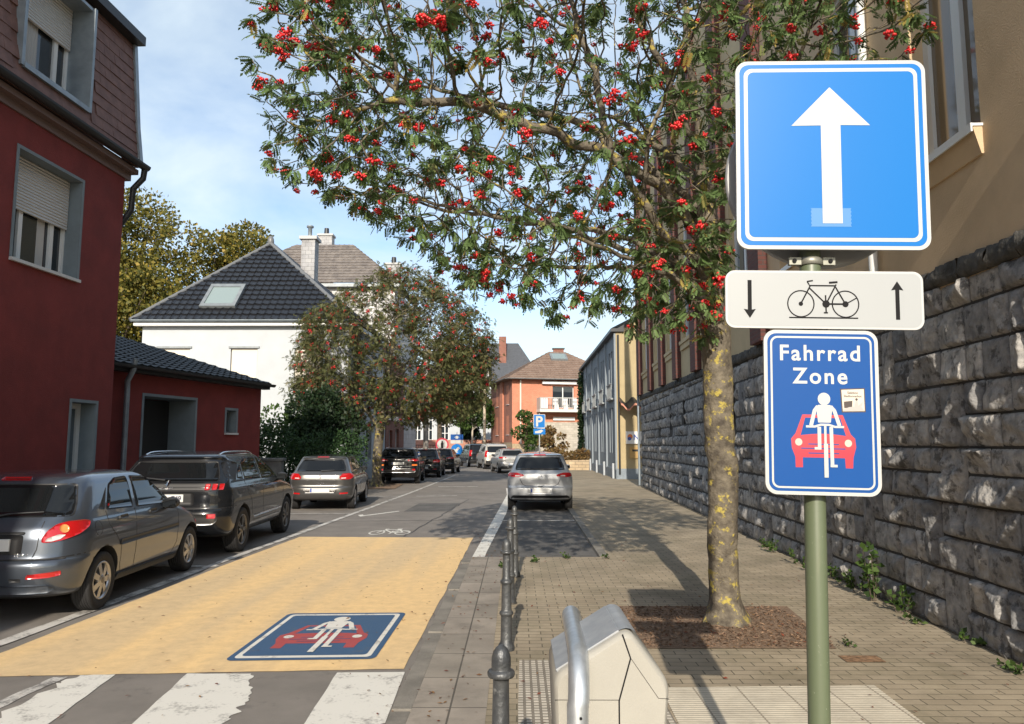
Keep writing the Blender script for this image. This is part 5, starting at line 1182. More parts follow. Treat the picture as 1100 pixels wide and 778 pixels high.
# ------------------------------------------------------------------ trees and plants
rng = np.random.default_rng(5)
def in_ell(c, r, n, shell=.0):
    p = rng.normal(size=(n,3)); p /= np.linalg.norm(p,axis=1)[:,None]; u = rng.random(n)**(1/3); u = shell+(1-shell)*u
    return np.array(c)+p*u[:,None]*np.array(r)
def colonize(att, seeds, step=.14, infl=1.3, kill=.26, iters=160, tropism=(0,0,.02), maxn=16000):
    """space colonisation: returns node positions and parents"""
    pos = []; par = []
    for line in seeds:
        p0 = Vector(line[0])
        if pos:
            d = [(Vector(q)-p0).length for q in pos]; last = int(np.argmin(d))
        else: pos.append(tuple(p0)); par.append(-1); last = 0
        for a in line[0 if len(pos)>1 else 1:]:
            a = Vector(a); q = Vector(pos[last]); k = max(1,int((a-q).length/step))
            for i in range(1,k+1):
                j = q.lerp(a,i/k)+Vector((ru(-1,1),ru(-1,1),ru(-1,1)))*.03*min(1,len(pos)/25); pos.append(tuple(j)); par.append(last); last = len(pos)-1
    att = [Vector(a) for a in att]; near = [(-1,1e9)]*len(att); done = 0; alive = list(range(len(att))); first = 0
    for it in range(iters):
        kd = KDTree(len(pos)-first)
        for i in range(first,len(pos)): kd.insert(pos[i],i)
        kd.balance(); grow = {}
        first = len(pos); keep = []
        for i in alive:
            co,j,d = kd.find(att[i])
            if d < near[i][1]: near[i] = (j,d)
            j,d = near[i]
            if d < kill: continue
            keep.append(i)
            if d < infl: grow.setdefault(j,[]).append(i)
        alive = keep
        if not grow or len(pos) > maxn: break
        for j,l_ in grow.items():
            p = Vector(pos[j]); d = Vector((0,0,0))
            for i in l_: d += (att[i]-p).normalized()
            d = d.normalized()+Vector(tropism)+Vector((ru(-1,1),ru(-1,1),ru(-1,1)))*.22
            pos.append(tuple(p+d.normalized()*step)); par.append(j)
        if len(pos)==first: break
    return np.array(pos), np.array(par)
def radii(pos, par, tip=.004, ex=2.25, rmax=None, lo=0):
    n = len(pos); acc = np.zeros(n); r = np.zeros(n); kids_ = [[] for _ in range(n)]
    for i in range(n-1,-1,-1):
        r[i] = max(tip, acc[i]**(1/ex)) if acc[i]>0 else tip
        if par[i]>=0: acc[par[i]] += r[i]**ex; kids_[par[i]].append(i)
    if rmax: 
        k = rmax/r[0]; f = np.clip((r-tip)/(r[0]-tip),0,1); r = r*(1+(k-1)*f**1.6)
    return r, kids_
def skeleton(pos, par, r, kids_, minr=0.0, name="trunk", m=None, parent=None, nside=lambda r:6, split=None):
    """tubes along the chains"""
    mb = MB(); n = len(pos); startd = np.zeros(n,bool)
    stack = [(0,-1)]
    while stack:
        i,p = stack.pop(); chain = [p] if p>=0 else []; c = i
        while True:
            chain.append(c); k = kids_[c]
            if not k: break
            k = sorted(k,key=lambda q:-r[q])
            for q in k[1:]: stack.append((q,c))
            c = k[0]
        if len(chain)<2 or r[chain[1]]<minr: continue
        rr = [r[q] for q in chain]
        if p>=0: rr[0] = min(rr[0],rr[1]*1.25)
        mb.tube([pos[q] for q in chain], rr, nside(rr[min(1,len(rr)-1)]), caps=False)
    return mb.build(name,m,parent)
def rot_frames(d, roll):
    """orthonormal frames (n,3,3) with x along d"""
    d = d/np.linalg.norm(d,axis=1)[:,None]; up = np.tile([0,0,1.],(len(d),1)); up[np.abs(d[:,2])>.95] = [1,0,0]
    s = np.cross(up,d); s /= np.linalg.norm(s,axis=1)[:,None]; t = np.cross(d,s)
    c,q = np.cos(roll)[:,None],np.sin(roll)[:,None]
    return np.stack([d, s*c+t*q, t*c-s*q],1)
def instances(tv, tf, P, Fr, sc):
    """template verts/faces copied at points P with frames and scales"""
    n = len(P); V = np.einsum('vk,nkj->nvj',tv,Fr)*sc[:,None,None]+P[:,None,:]
    F = tf[None]+(np.arange(n)*len(tv))[:,None,None]
    return V.reshape(-1,3), F.reshape(-1,tf.shape[1])
# a rowan leaf: 6 pairs of toothed leaflets and an end one, drooping a little
def rowan_leaf(pairs=6, L=1.0):
    V=[];F=[]
    def leaflet(bx,bz,dx,dy,dz,l,wd):
        b=len(V); d=np.array([dx,dy,dz]); d/=np.linalg.norm(d); s=np.cross([0,0,1.],d); s/=np.linalg.norm(s); o=np.array([bx,0,bz])
        V.extend([o, o+d*l*.5+s*wd+np.array([0,0,.02]), o+d*l+np.array([0,0,-.03]), o+d*l*.5-s*wd+np.array([0,0,.02])]); F.append((b,b+1,b+2,b+3))
    for i in range(pairs):
        x=.22+.68*i/pairs; z=-.16*x*x
        for sg in (-1,1): leaflet(x,z,.45,sg,-.18,.29*(1-.25*abs(i/pairs-.4)),.076)
    leaflet(.9,-.13,1,0.01,-.25,.27,.076)
    b=len(V); V.extend([np.array(p) for p in ((0,-.008,0),(0,.008,0),(.9,.006,-.13),(.9,-.006,-.13))]); F.append((b,b+1,b+2,b+3))
    return np.array(V),np.array(F)
RL,RLF = rowan_leaf()
def ico(r=1.0):
    bm = bmesh.new(); bmesh.ops.create_icosphere(bm,subdivisions=1,radius=r); v=np.array([tuple(p.co) for p in bm.verts]); f=np.array([[q.index for q in p.verts] for p in bm.faces]); bm.free(); return v,f
IV,IF = ico()
bark = mat("rowan_bark",(.055,.045,.034),.85,col2=(.175,.150,.110),vscale=8,bump=1.0,bscale=26,stain=((.40,.32,.06),9,.555,.06,.85))
bark_t = mat("rowan_twigs",(.045,.036,.028),.85,col2=(.12,.10,.065),vscale=5,stain=((.26,.21,.06),9,.60,.06,.7))
bark_d = mat("bark",(.09,.07,.05),.9,var=.3,vscale=6,bump=.6,bscale=15)
rleaf = leafmat("rowan_leaves",[(.038,.062,.024),(.076,.122,.042),(.130,.205,.070),(.19,.27,.115),(.36,.28,.08)],.30,.42)
rleaf_far = leafmat("olive_rowan_leaves",[(.06,.068,.026),(.095,.105,.04),(.13,.14,.055),(.17,.165,.07),(.21,.16,.08)],.3,.55)
berry = mat("rowan_berries",(.56,.018,.020),.28,spec=.6)

def rowan(root, seeds, att, trunk_r, nleaf, nclust, leaf=.155, seed=3, parts=100, step=.14, kill=.26, infl=1.3, base=None, berry_r=.0125, tipr=.004, cluster_n=24, far=False, keepout=None, pipe_ex=2.2, leafm=None, per=4, jit=.16):
    random.seed(seed)
    pos,par = colonize(att,seeds,step,infl,kill)
    r,kd_ = radii(pos,par,tipr,pipe_ex,trunk_r)
    o = root.location; rel = pos-np.array(o)
    # flare and knots of the trunk
    limbr = None
    nk = [i for i in range(len(pos)) if rel[i][2]<1.0]
    for i in nk: 
        if r[i]>.05: r[i] *= 1+.55*max(0,1-rel[i][2]/.32)**2
    sk = skeleton(rel,par,r,kd_,name="trunk",m=bark if not far else bark_d,parent=root,nside=lambda q: 26 if q>.08 else (8 if q>.03 else 5))
    # fine bumps on the trunk
    if not far:
        for v in sk.data.vertices:
            q = v.co
            if q.z < 3.2 and math.hypot(q.x,q.y) < .45:
                ax = Vector((float(np.interp(q.z,[0,3.2],[0,-.08])),0,q.z)); dn = (q-ax); dn.z = 0
                if dn.length > .05:
                    a_ = math.atan2(dn.y,dn.x); k_ = .013*noise.noise(Vector((q.x*9,q.y*9,q.z*3.2)))+.006*noise.noise(Vector((q.x*26,q.y*26,q.z*14)))+.05*max(0,math.sin(a_*4+.6))**2*max(0,1-q.z/.30)**2
                    v.co = q+dn.normalized()*k_
    tips = np.array([i for i in range(len(pos)) if r[i]<tipr*2.6 and par[i]>=0 and rel[i][2]>1.9])
    term = np.array([i for i in tips if not kd_[i]])
    # side twigs of a leafy spray
    def pick(pool,n,bias): 
        k = rng.integers(0,len(pool),n); return pool[k]
    c = rel[tips].mean(0)
    outw = np.linalg.norm((rel-c)/np.array([1,1,1.1]),axis=1)
    pool = np.concatenate([term,term,term,tips[outw[tips]>np.percentile(outw[tips],45)]])
    k = rng.permutation(pool)[:max(1,nleaf//per)] if nleaf//per < len(pool) else pick(pool,nleaf//per,0)
    idx = np.repeat(k,per); nleaf = len(idx); P = rel[idx]+rng.normal(size=(nleaf,3))*leaf*jit
    d = rel[idx]-rel[par[idx]]; d = d/np.maximum(np.linalg.norm(d,axis=1),1e-6)[:,None]
    rd = rng.normal(size=(nleaf,3)); rd[:,2] = rd[:,2]*.6-.75; D = d*.45+rd/np.linalg.norm(rd,axis=1)[:,None]
    roll = rng.normal(size=nleaf)*.5; sc = leaf*(.65+.7*rng.random(nleaf))
    if keepout is not None: k = keepout(P+np.array(o)); P,D,roll,sc = P[k],D[k],roll[k],sc[k]
    Vv,Ff = instances(RL,RLF,P,rot_frames(D,roll),sc)
    t = np.clip(rng.beta(2,2.6,len(P))*.92+.02,0,1); t[rng.random(len(P))<.03] = 1
    np_mesh("crown",Vv,Ff,leafm or rleaf,root,attr=np.repeat(t,len(RLF)))
    # berry clusters hang at the twig ends
    ci = rng.choice(pool,nclust,replace=False if nclust<len(set(pool)) and False else True); CP = rel[ci]+rng.normal(size=(nclust,3))*.03-np.array([0,0,.05])
    if keepout is not None: CP = CP[keepout(CP+np.array(o))]
    camd = np.linalg.norm(CP+np.array(o)-np.array([0,0,1.7]),axis=1); order = np.argsort(camd); CP = CP[order]
    var = []
    for k in range(5):
        q = rng.normal(size=(cluster_n,3)); q /= np.linalg.norm(q,axis=1)[:,None]; q *= (rng.random(cluster_n)**.45)[:,None]*np.array([.052,.052,.034])*berry_r/.0125
        V_,F_ = instances(IV,IF,q,np.tile(np.eye(3),(cluster_n,1,1)),berry_r*(.85+.3*rng.random(cluster_n))); var.append((V_,F_))
    me_ = []
    if parts:
        for k,(V_,F_) in enumerate(var):
            ob = np_mesh("berry_cluster",V_,F_,berry,root,smooth=True); me_.append(ob)
        for i in range(min(parts,len(CP))):
            ob = me_[i] if i<5 else me_[i%5].copy()
            if i>=5: COL.objects.link(ob)
            ob.location = CP[i]; ob.rotation_euler = (0,0,ru(0,6)); s_=ru(.75,1.2); ob.scale=(s_,s_,s_)
        CP = CP[parts:]
    if len(CP):
        VV=[];FF=[];b0=0
        for p in CP:
            V_,F_ = var[random.randrange(5)]; VV.append(V_*ru(.7,1.15)+p); FF.append(F_+b0); b0+=len(V_)
        tag(np_mesh("berries",np.concatenate(VV),np.concatenate(FF),berry,root,smooth=True),kind='stuff')
    return pos,par,r

# ---- the near rowan in its pit
T = thing("rowan_tree","rowan tree in a bark mulch pit, hung with red berries beside the signs","tree",(1.97,7.30,.05))
trunk = [(1.97,7.30,.03),(1.95,7.31,.5),(1.97,7.30,1.2),(1.95,7.30,1.9),(1.93,7.30,2.6),(1.90,7.28,3.4),(1.86,7.3,4.2),(1.82,7.35,5.2),(1.75,7.4,6.3)]
limbs = [[(1.92,7.3,2.95),(1.5,6.95,3.25),(1.0,6.55,3.35),(.3,6.3,3.55)], [(1.91,7.3,3.1),(1.45,7.5,3.6),(.9,7.7,3.8),(.1,7.8,4.1),(-.7,7.9,4.2)], [(1.9,7.28,3.3),(1.5,7.1,3.7),(1.2,6.95,4.0),(.9,6.95,4.5),(.78,7.0,5.2),(.6,7.1,5.9)],
         [(1.2,6.95,4.0),(1.22,6.8,4.5),(1.45,6.7,5.1)], [(1.88,7.3,3.6),(1.4,7.0,4.15),(.7,6.8,4.5),(-.3,6.6,4.75),(-1.2,6.5,4.8)], [(1.86,7.3,4.0),(1.3,7.5,4.6),(.6,7.8,5.2),(-.3,8.0,5.5)],
         [(1.86,7.3,4.2),(2.3,7.0,4.7),(2.65,6.7,5.3)], [(1.84,7.3,4.6),(1.5,7.1,5.3),(1.1,7.0,6.1)], [(1.9,7.3,3.2),(1.5,8.0,3.6),(.9,8.7,3.8),(.1,9.1,3.9)], [(1.86,7.3,4.3),(1.6,8.1,5.0),(1.1,8.8,5.7)], [(1.91,7.3,2.85),(1.75,6.9,3.1),(1.5,6.6,3.2)], [(1.89,7.3,3.4),(1.0,7.2,3.75),(.2,7.1,3.85),(-.8,7.0,4.0)]]
att = np.concatenate([in_ell((.15,7.3,5.6),(2.6,2.7,2.3),4200,.2), in_ell((1.7,7.4,5.2),(1.7,2.3,2.3),1700,.2), in_ell((-.85,7.0,4.1),(1.15,1.4,.95),1000), in_ell((.35,7.0,3.55),(1.2,1.4,.85),560), in_ell((.0,7.6,3.35),(1.0,1.2,.5),120),
    in_ell((-.1,8.6,3.6),(1.3,1.2,.8),240), in_ell((2.7,6.3,5.4),(1.0,1.2,.8),400), in_ell((1.45,6.9,3.2),(.6,.7,.7),330), in_ell((-1.75,6.8,5.0),(.75,1.2,1.25),600), in_ell((1.3,7.2,7.3),(2.4,2.2,1.1),400)])
att = att[(att[:,0] < 3.55) & (att[:,2] > 2.5) & ~((att[:,0]>1.95)&(att[:,2]<4.75)&(att[:,1]<7.0)) & ~((att[:,0]>2.3)&(att[:,2]<4.6))]
lowb = np.interp(att[:,0],[-2.9,-2.3,-1.6,-1.1,-.8,-.4,.5,1.2],[4.9,4.2,3.95,3.75,3.45,3.2,3.0,2.7])+.10*(att[:,1]-7)
att = att[att[:,2] > lowb]     # the crown is lifted over the road, lower towards the trunk
def keep_near(p):
    lb = np.interp(p[:,0],[-2.9,-2.3,-1.6,-1.1,-.8,-.4,.5,1.2],[4.8,4.1,3.85,3.6,3.2,2.9,2.65,2.45])+.08*(p[:,1]-7)
    return ~((p[:,1]<5.2)&(p[:,2]<3.6)) & (p[:,0]<3.7) & (p[:,2]>lb)
rowan(T,[trunk]+limbs,att,.140,16500,760,.115,keepout=keep_near,parts=99,berry_r=.0125,step=.115,kill=.19,infl=1.1,pipe_ex=2.6,tipr=.0046)
# ---- second rowan on the left, and a duller one behind it
def ctr_att(c,r,n,zmin,extra=()):
    a = np.concatenate([in_ell(c,r,n,.35)]+[in_ell(*e) for e in extra]); return a[a[:,2]>zmin]
T = thing("rowan_tree","round rowan dotted with red berries between the parked cars on the left","tree",(-5.72,31.1,0))
b_=(-5.72,31.1,0); P3=lambda x,y,z:(b_[0]+x,b_[1]+y,z)
att = ctr_att(P3(.75,0,5.4),(4.3,3.6,3.2),2600,2.5,[(P3(-1.6,0,4.0),(2.2,2,1.3),500),(P3(2.2,0,3.9),(2.5,2,1.4),600),(P3(1,0,8.2),(1.9,1.6,1.0),300)])
rowan(T,[[P3(0,0,0),P3(.0,0,1.2),P3(.1,0,2.4),P3(.3,0,4),P3(.6,0,6)],[P3(.1,0,2.4),P3(-1.2,.2,4)],[P3(.15,0,2.6),P3(1.7,-.3,3.9)],[P3(.2,0,3),P3(.6,-1.3,4.5)],[P3(.2,0,3),P3(.4,1.5,4.5)]],att,.19,31000,900,.165,step=.26,infl=2.2,kill=.38,parts=0,berry_r=.024,tipr=.008,cluster_n=6,seed=8,per=2,jit=.9,leafm=rleaf_far)
dull = leafmat("dull_leaves",[(.05,.045,.02),(.08,.07,.03),(.13,.10,.045),(.16,.13,.06)],.25,.6)
green = leafmat("green_leaves",[(.022,.045,.012),(.045,.085,.02),(.075,.13,.03),(.11,.16,.045)],.3,.5)
autumn = leafmat("turning_leaves",[(.05,.06,.014),(.10,.105,.024),(.17,.155,.032),(.25,.20,.04),(.36,.26,.06)],.3,.55)
darkg = leafmat("dark_leaves",[(.010,.022,.009),(.018,.036,.014),(.03,.055,.02)],.15,.5)
conif = leafmat("conifer_green",[(.016,.038,.014),(.028,.062,.020),(.05,.095,.03)],.1,.6)
rust = leafmat("rusty_leaves",[(.10,.06,.025),(.17,.10,.04),(.22,.15,.06),(.12,.12,.04)],.2,.6)
LQ = np.array([(0,0,0),(.5,.34,.06),(1,0,-.08),(.5,-.34,.06)]); LQF = np.array([(0,1,2,3)])
def leafmass(P, N_, size, m, parent, name="crown", jit=.6):
    n = len(P); D = N_+rng.normal(size=(n,3))*jit; Vv,Ff = instances(LQ,LQF,P,rot_frames(D,rng.random(n)*6.28),size*(.6+.8*rng.random(n)))
    return np_mesh(name,Vv,Ff,m,parent,attr=np.clip(rng.normal(.45,.24,n),0,1))
def clumpy(blobs, n, shell=.75):
    """points near the surfaces of many lobes; outward normals"""
    Pp=[];Nn=[]; tot=sum(b[1][0]*b[1][2] for b in blobs)
    for c,r in blobs:
        k=max(8,int(n*r[0]*r[2]/tot)); d=rng.normal(size=(k,3)); d/=np.linalg.norm(d,axis=1)[:,None]; u=(shell+(1.04-shell)*rng.random(k)**.6); Pp.append(np.array(c)+d*u[:,None]*np.array(r)); Nn.append(d)
    return np.concatenate(Pp),np.concatenate(Nn)
def tree(label, base, h, cr, trunk_h, m, n, size, nb=26, group=None, seed=1, name="tree", tr=.2, flat=1.0, trunk_m=None, gaps=.55, jit=.7):
    random.seed(seed); T = thing(name,label,"tree",base,0,group); mb = MB()
    top=(ru(-.3,.3),ru(-.3,.3),h*.82); mb.tube([(0,0,-.05),(0,0,trunk_h*.5),(ru(-.1,.1),ru(-.1,.1),trunk_h),(top[0]*.6,top[1]*.6,h*.6),top],[tr*1.25,tr,tr*.85,tr*.5,tr*.12],10)
    blobs=[]
    for k in range(nb):
        a=ru(0,6.28); q=ru(0,1)**.6; zz=ru(0,1); rr=cr*math.sin(math.pi*min(.97,max(.08,(zz*.86+.1))))**.75*q
        c=(rr*math.cos(a),rr*math.sin(a)*flat,trunk_h+(h-trunk_h)*(.08+.84*zz)); s_=cr*ru(.22,.42); blobs.append((c,(s_,s_,s_*.75)))
        st_=trunk_h+(c[2]-trunk_h)*.45; mb.tube([(0,0,st_*.9),(c[0]*.5,c[1]*.5,(st_+c[2])*.5),c],[tr*.32,tr*.2,tr*.06],5)
    mb.build("trunk",trunk_m or bark_d,T)
    P,Nm=clumpy(blobs,n,gaps); leafmass(P,Nm,size,m,T,jit=jit); return T
tree("dull brown drooping tree behind the berry laden rowan",(-5.9,58,.1),9.5,3.9,3.4,dull,15000,.17,seed=4,name="street_tree",tr=.2)
tree("small street tree with fresh green leaves and pale slim trunk at the bend",(-4.3,73.6,.1),6.6,2.3,2.9,green,6000,.22,nb=16,seed=6,name="young_tree",tr=.10,trunk_m=mat("pale_bark",(.45,.40,.32),.8))
tree("tall tree with yellowing leaves rising behind the red annexe, leftmost",(-25.5,47,0),18.2,6.4,3,autumn,52000,.23,nb=60,seed=9,tr=.45,gaps=.5)
tree("broad tree with yellowing leaves whose edge touches the white house roof",(-19.2,50,0),16.8,4.0,3,autumn,34000,.23,nb=44,seed=12,tr=.4,gaps=.5)
for i,(x,y,h,c,m,lab) in enumerate(((-8.5,92,10,5,darkg,"dark tree behind the garden wall, beside the far white house"),(-3.5,96,11.5,5,green,"green tree behind the garden wall, right of its dark neighbour"),(-16,88,11,5,green,"green tree rising behind the far white house"),(-6.0,84,7.5,3.2,darkg,"low dark bushy tree just behind the brick garden wall"))):
    tree(lab,(x,y,0),h,c,2,m,7000,.34,nb=20,group="trees beyond the bend",seed=20+i)
T = tree("small dark green tree clipped to an oval in front of the orange brick house",(.85,62,.1),4.3,1.25,1.3,green,1500,.24,nb=12,seed=31,name="clipped_tree",tr=.08,gaps=.7)
T = tree("rusty globe shrub with bare lower stems before the pale stone wall",(2.75,57,.1),2.9,1.05,.9,rust,1300,.2,nb=10,seed=33,name="globe_shrub",tr=.07,gaps=.7)
# bare spindly tree rising behind the left rowan
random.seed(40); T = thing("bare_tree","leafless grey tree whose fine twigs show above the berry laden rowan","tree",(-4.9,41,.1))
a=in_ell((-5.0,41,9.2),(3.0,2.2,2.6),420,.2); pos,par=colonize(a,[[(-4.9,41,.1),(-4.9,41,4),(-5,41,7)]],.28,2.4,.4); r,kd_=radii(pos,par,.006,2.2,.16); skeleton(pos-np.array([-4.9,41,.1]),par,r,kd_,name="trunk",m=mat("grey_twigs",(.33,.30,.27),.9),parent=T,nside=lambda q:5)
# conifer hedge, dark shrub, bushes
def shrub(name,label,cat,base,blobs,n,size,m,stem=True,group=None,gaps=.6,jit=.7):
    T=thing(name,label,cat,base,0,group); mb=MB()
    for c,r in blobs[:6]: mb.tube([(c[0]*.3,c[1]*.3,-.03),(c[0]*.8,c[1]*.8,c[2]*.6),c],[.05,.035,.012],5)
    mb.build("stem",bark_d,T); P,N_=clumpy(blobs,n,gaps); P[:,2]=np.maximum(P[:,2],.04); leafmass(P,N_,size,m,T,"foliage",jit); return T
random.seed(50)
bl=[]
for i in range(30): bl.append(((-1.3+i*.115+ru(-.1,.1), ru(-.4,.4)+i*.10, ru(.5,2.0)-(.0 if i<12 else .15)),(ru(.4,.62),ru(.4,.6),ru(.5,.8))))
shrub("conifer_hedge","dark green conifer hedge with rounded tops beside the red annexe","hedge",(-7.5,22.6,.05),bl,17000,.075,conif,gaps=.7,jit=.5)
bl=[]
for i in range(26): a=ru(0,6.28); bl.append(((ru(0,1.4)*math.cos(a),ru(0,1.0)*math.sin(a),ru(.6,3.2)),(ru(.4,.75),)*2+(ru(.4,.7),)))
shrub("tall_shrub","tall dark leafy shrub in front of the white house corner","shrub",(-7.0,27.3,.05),bl,10500,.12,darkg)
bl=[((ru(-1.2,1.2),ru(-.5,.5),ru(1.6,2.8)),(.6,.5,.5)) for i in range(12)]
shrub("tall_shrub","light green shrub between the conifer hedge and the white house","shrub",(-8.6,27.8,.05),bl,2200,.16,green)
bl=[((i*.32-1.6,ru(-.15,.15),ru(.45,.75)),(.35,.4,ru(.3,.42))) for i in range(11)]
shrub("low_hedge","rusty brown low hedge above the low stone wall beside the blue-grey building","hedge",(3.6,51.5,.35),bl,3000,.13,rust)
bl=[((ru(-.5,.5),ru(-.4,.4),ru(.3,.9)),(.5,.45,.4)) for i in range(9)]
shrub("round_bush","round green bush by the white kerb at the bend","bush",(-4.9,74.6,.1),bl,1200,.2,green)
bl=[((0,ru(-.35,.35),.4+i*.32),(.25,.5,.35)) for i in range(21)]
shrub("climbing_ivy","ivy climbing the far edge of the blue-grey building","ivy",(4.93,56.6,.05),bl,3000,.18,darkg)
# low stone wall under the hedge
mb=MB(); mb.hexa([(1.6,50.6,.0),(4.9,50.2,.0),(4.9,50.6,.0),(1.6,51,.0),(1.6,50.6,.62),(4.9,50.2,.72),(4.9,50.6,.72),(1.6,51,.62)]); mb.box(1.55,4.95,50.62,53.2,0,.5); tag(mb.build("low_wall",tst),"low tan stone wall under the rusty hedge","wall")
# grey garden wall piers by the hedge
for x,lab in ((-6.95,"grey concrete garden wall before the conifer hedge"),):
    mb=MB(); mb.box(x-1.0,x+.35,21.3,21.55,0,1.25); mb.box(x-1.05,x+.4,21.25,21.6,1.25,1.33); tag(mb.build("garden_wall",mat("old_concrete",(.16,.165,.16),.9,var=.2,bump=.3),bevel=.01),lab,"wall")
# weeds at the foot of the stone wall, tufts by the bollards
def weed(label,base,h,n,spread,m=green,group=None,sz=.05):
    T=thing("weed",label,"weed",base,0,group); mb=MB(); P=[];N_=[]
    for k in range(max(2,n//16)):
        x,y=ru(-spread,spread),ru(-spread,spread); hh=h*ru(.5,1); q=[(x*.4,y*.4,-.01),(x*.7,y*.7,hh*.5),(x,y,hh)]; mb.tube(q,[.004,.003,.0015],4)
        for j in range(16): t=ru(.1,1.05); P.append((x*(.4+.6*t)+ru(-.02,.02),y*(.4+.6*t)+ru(-.02,.02),max(.015,hh*t))); N_.append((ru(-1,1),ru(-1,1),ru(-.1,.7)))
    mb.build("stem",bark_d,T); leafmass(np.array(P),np.array(N_),sz,m,T,"leaves",.3)
random.seed(60)
def atwall(s,d=.12): p=F9.P(s,d,.055); return (p.x,p.y,p.z)
weed("tallest leafy weed growing against the foot of the stone wall",atwall(2.35),.62,110,.13,sz=.075)
weed("short bright weed just in front of the tallest one by the stone wall",atwall(1.75),.30,64,.10,sz=.065)
for i,(s,h,n) in enumerate(((2.8,.24,48),(3.2,.2,64),(3.7,.18,48),(4.2,.16,32),(4.8,.22,48),(6.0,.2,64),(6.5,.25,48),(1.3,.10,32),(.6,.08,32),(-.2,.07,32))):
    weed("low weed in the row along the foot of the stone wall",atwall(s),h,n,.16,group="low weeds along the stone wall",sz=.05)
for (x,y,n,lab) in ((.22,10.9,48,"grass tuft in the paving behind the last bollard"),(.75,11.25,48,"grass tuft at the near edge of the dark parking bay"),(1.32,11.3,32,"tuft of weeds where the bay kerb begins"),(-.22,10.4,32,"thin tuft of weeds by the kerb slabs")):
    weed(lab,(x,y,.05),.08,n,.09,sz=.035)
weed("small weed at the corner of the tree pit",(2.72,6.45,.05),.08,32,.07,sz=.03)
# fallen leaves
n=900; P=np.stack([rng.uniform(-1.2,3.6,n),rng.uniform(2.8,16,n),np.full(n,.064)],1)
k=rng.random(n); P[k<.35,0]=rng.normal(-.55,.22,(k<.35).sum()); P[(k>.35)&(k<.55),0]=rng.uniform(.97,2.6,((k>.35)&(k<.55)).sum()); P[(k>.35)&(k<.55),1]=rng.uniform(6.3,8.2,((k>.35)&(k<.55)).sum())
on=P[:,0]<-.66; P[on,2]=.016; bay=(P[:,0]>-.66)&(P[:,0]<1.36)&(P[:,1]>11.4); P[bay,2]=.012
P2=np.stack([rng.uniform(-4,-.8,160),rng.uniform(4,13,160),np.full(160,.016)],1); P=np.concatenate([P,P2]); n=len(P)
D=np.stack([rng.normal(size=n),rng.normal(size=n),rng.normal(size=n)*.12],1); fr=rot_frames(D,rng.normal(size=n)*.25); Vv,Ff=instances(LQ*np.array([1,.62,.5]),LQF,P,fr,.038*(.5+.8*rng.random(n)))
tag(np_mesh("fallen_leaves",Vv,Ff,leafmat("fallen_leaf",[(.09,.03,.02),(.20,.055,.03),(.16,.09,.04),(.28,.16,.07)],.1,.7),attr=rng.random(n)),kind='stuff')
# bark chips in the pit
n=3200; P=np.stack([rng.uniform(1.0,2.66,n),rng.uniform(6.4,7.94,n),np.full(n,.062)],1); D=rng.normal(size=(n,3))*np.array([1,1,.35]); Vv,Ff=instances(LQ*np.array([1,.5,1]),LQF,P,rot_frames(D,rng.normal(size=n)*.6),.032*(.5+.9*rng.random(n)))
tag(np_mesh("bark_chips",Vv,Ff,leafmat("chips",[(.08,.048,.03),(.17,.105,.065),(.27,.18,.12),(.12,.07,.045)],.0,.9),attr=rng.random(n)),kind='stuff')

# ------------------------------------------------------------------ signs and street furniture
sw=mat("sign_face_white",(.46,.465,.45),.28,coat=.4); sb=mat("sign_blue_light",(.003,.145,.46),.35,spec=.25); sbd=mat("sign_blue",(.005,.066,.26),.35,spec=.25)
sbk=mat("sign_black",(.012,.012,.013),.6,spec=.1); sred=mat("sign_red",(.46,.032,.055),.3,coat=.4); sgrey=mat("sign_back_grey",(.34,.345,.35),.5,metal=.2); tape=mat("tape_blue",(.05,.20,.46),.5)
cream_s=mat("sign_cream",(.50,.46,.38),.3); galv=mat("galvanised_steel",(.46,.49,.51),.42,metal=.75,col2=(.60,.63,.65),vscale=14)
polem=mat("green_grey_pole",(.105,.128,.075),.42,coat=.25,stain=((.36,.38,.30),45,.66,.03,.8)); bikebg=mat("sign_offwhite",(.335,.35,.355),.35)
sY=2.72
T=thing("street_sign_pole","green-grey pole carrying a blue one-way arrow sign and two cycle signs","traffic sign",(1.058,2.76,.05))
T.rotation_euler=(0,.023,-.055)
def loc(mb): mb.v=[(p[0]-1.10,p[1]-2.76,p[2]-.05) for p in mb.v]; return mb
mb=MB(); mb.lathe([(.038,0),(.038,3.03),(.034,3.04)],24,(1.095,2.80,.05)); loc(mb).build("pole",polem,T)
# one-way sign .72 square
x0,x1,z0,z1=.806,1.503,2.415,3.143; W_=x1-x0
mb=MB(); mb.art(rrect(x0,x1,z0,z1,.045,8),sY+.012,.012,0)
def I_(d,r): return rrect(x0+d,x1-d,z0+d,z1-d,r,8)
mb.art(I_(.014,.034),sY-.0,.0006,1); mb.art(I_(.030,.030),sY-.0007,.0006,0); mb.art(I_(.044,.022),sY-.0014,.0006,1)
u=lambda X,Y:(x0+(X-120)/583*W_, z1-(Y-65)/572*(z1-z0))
mb.art([u(344,515),u(467,515)]+[u(467-(i%2)*3,515+i*55/10) for i in range(11)]+[u(344,570)]+[u(344+(i%2)*3,570-i*55/10) for i in range(11)],sY-.0021,.0004,2)
mb.art([u(409,148),u(530,265),u(440,264),u(440,560),u(380,560),u(380,265),u(290,266)],sY-.0026,.0006,0)
loc(mb).build("one_way_sign",[sw,sb,tape],T)
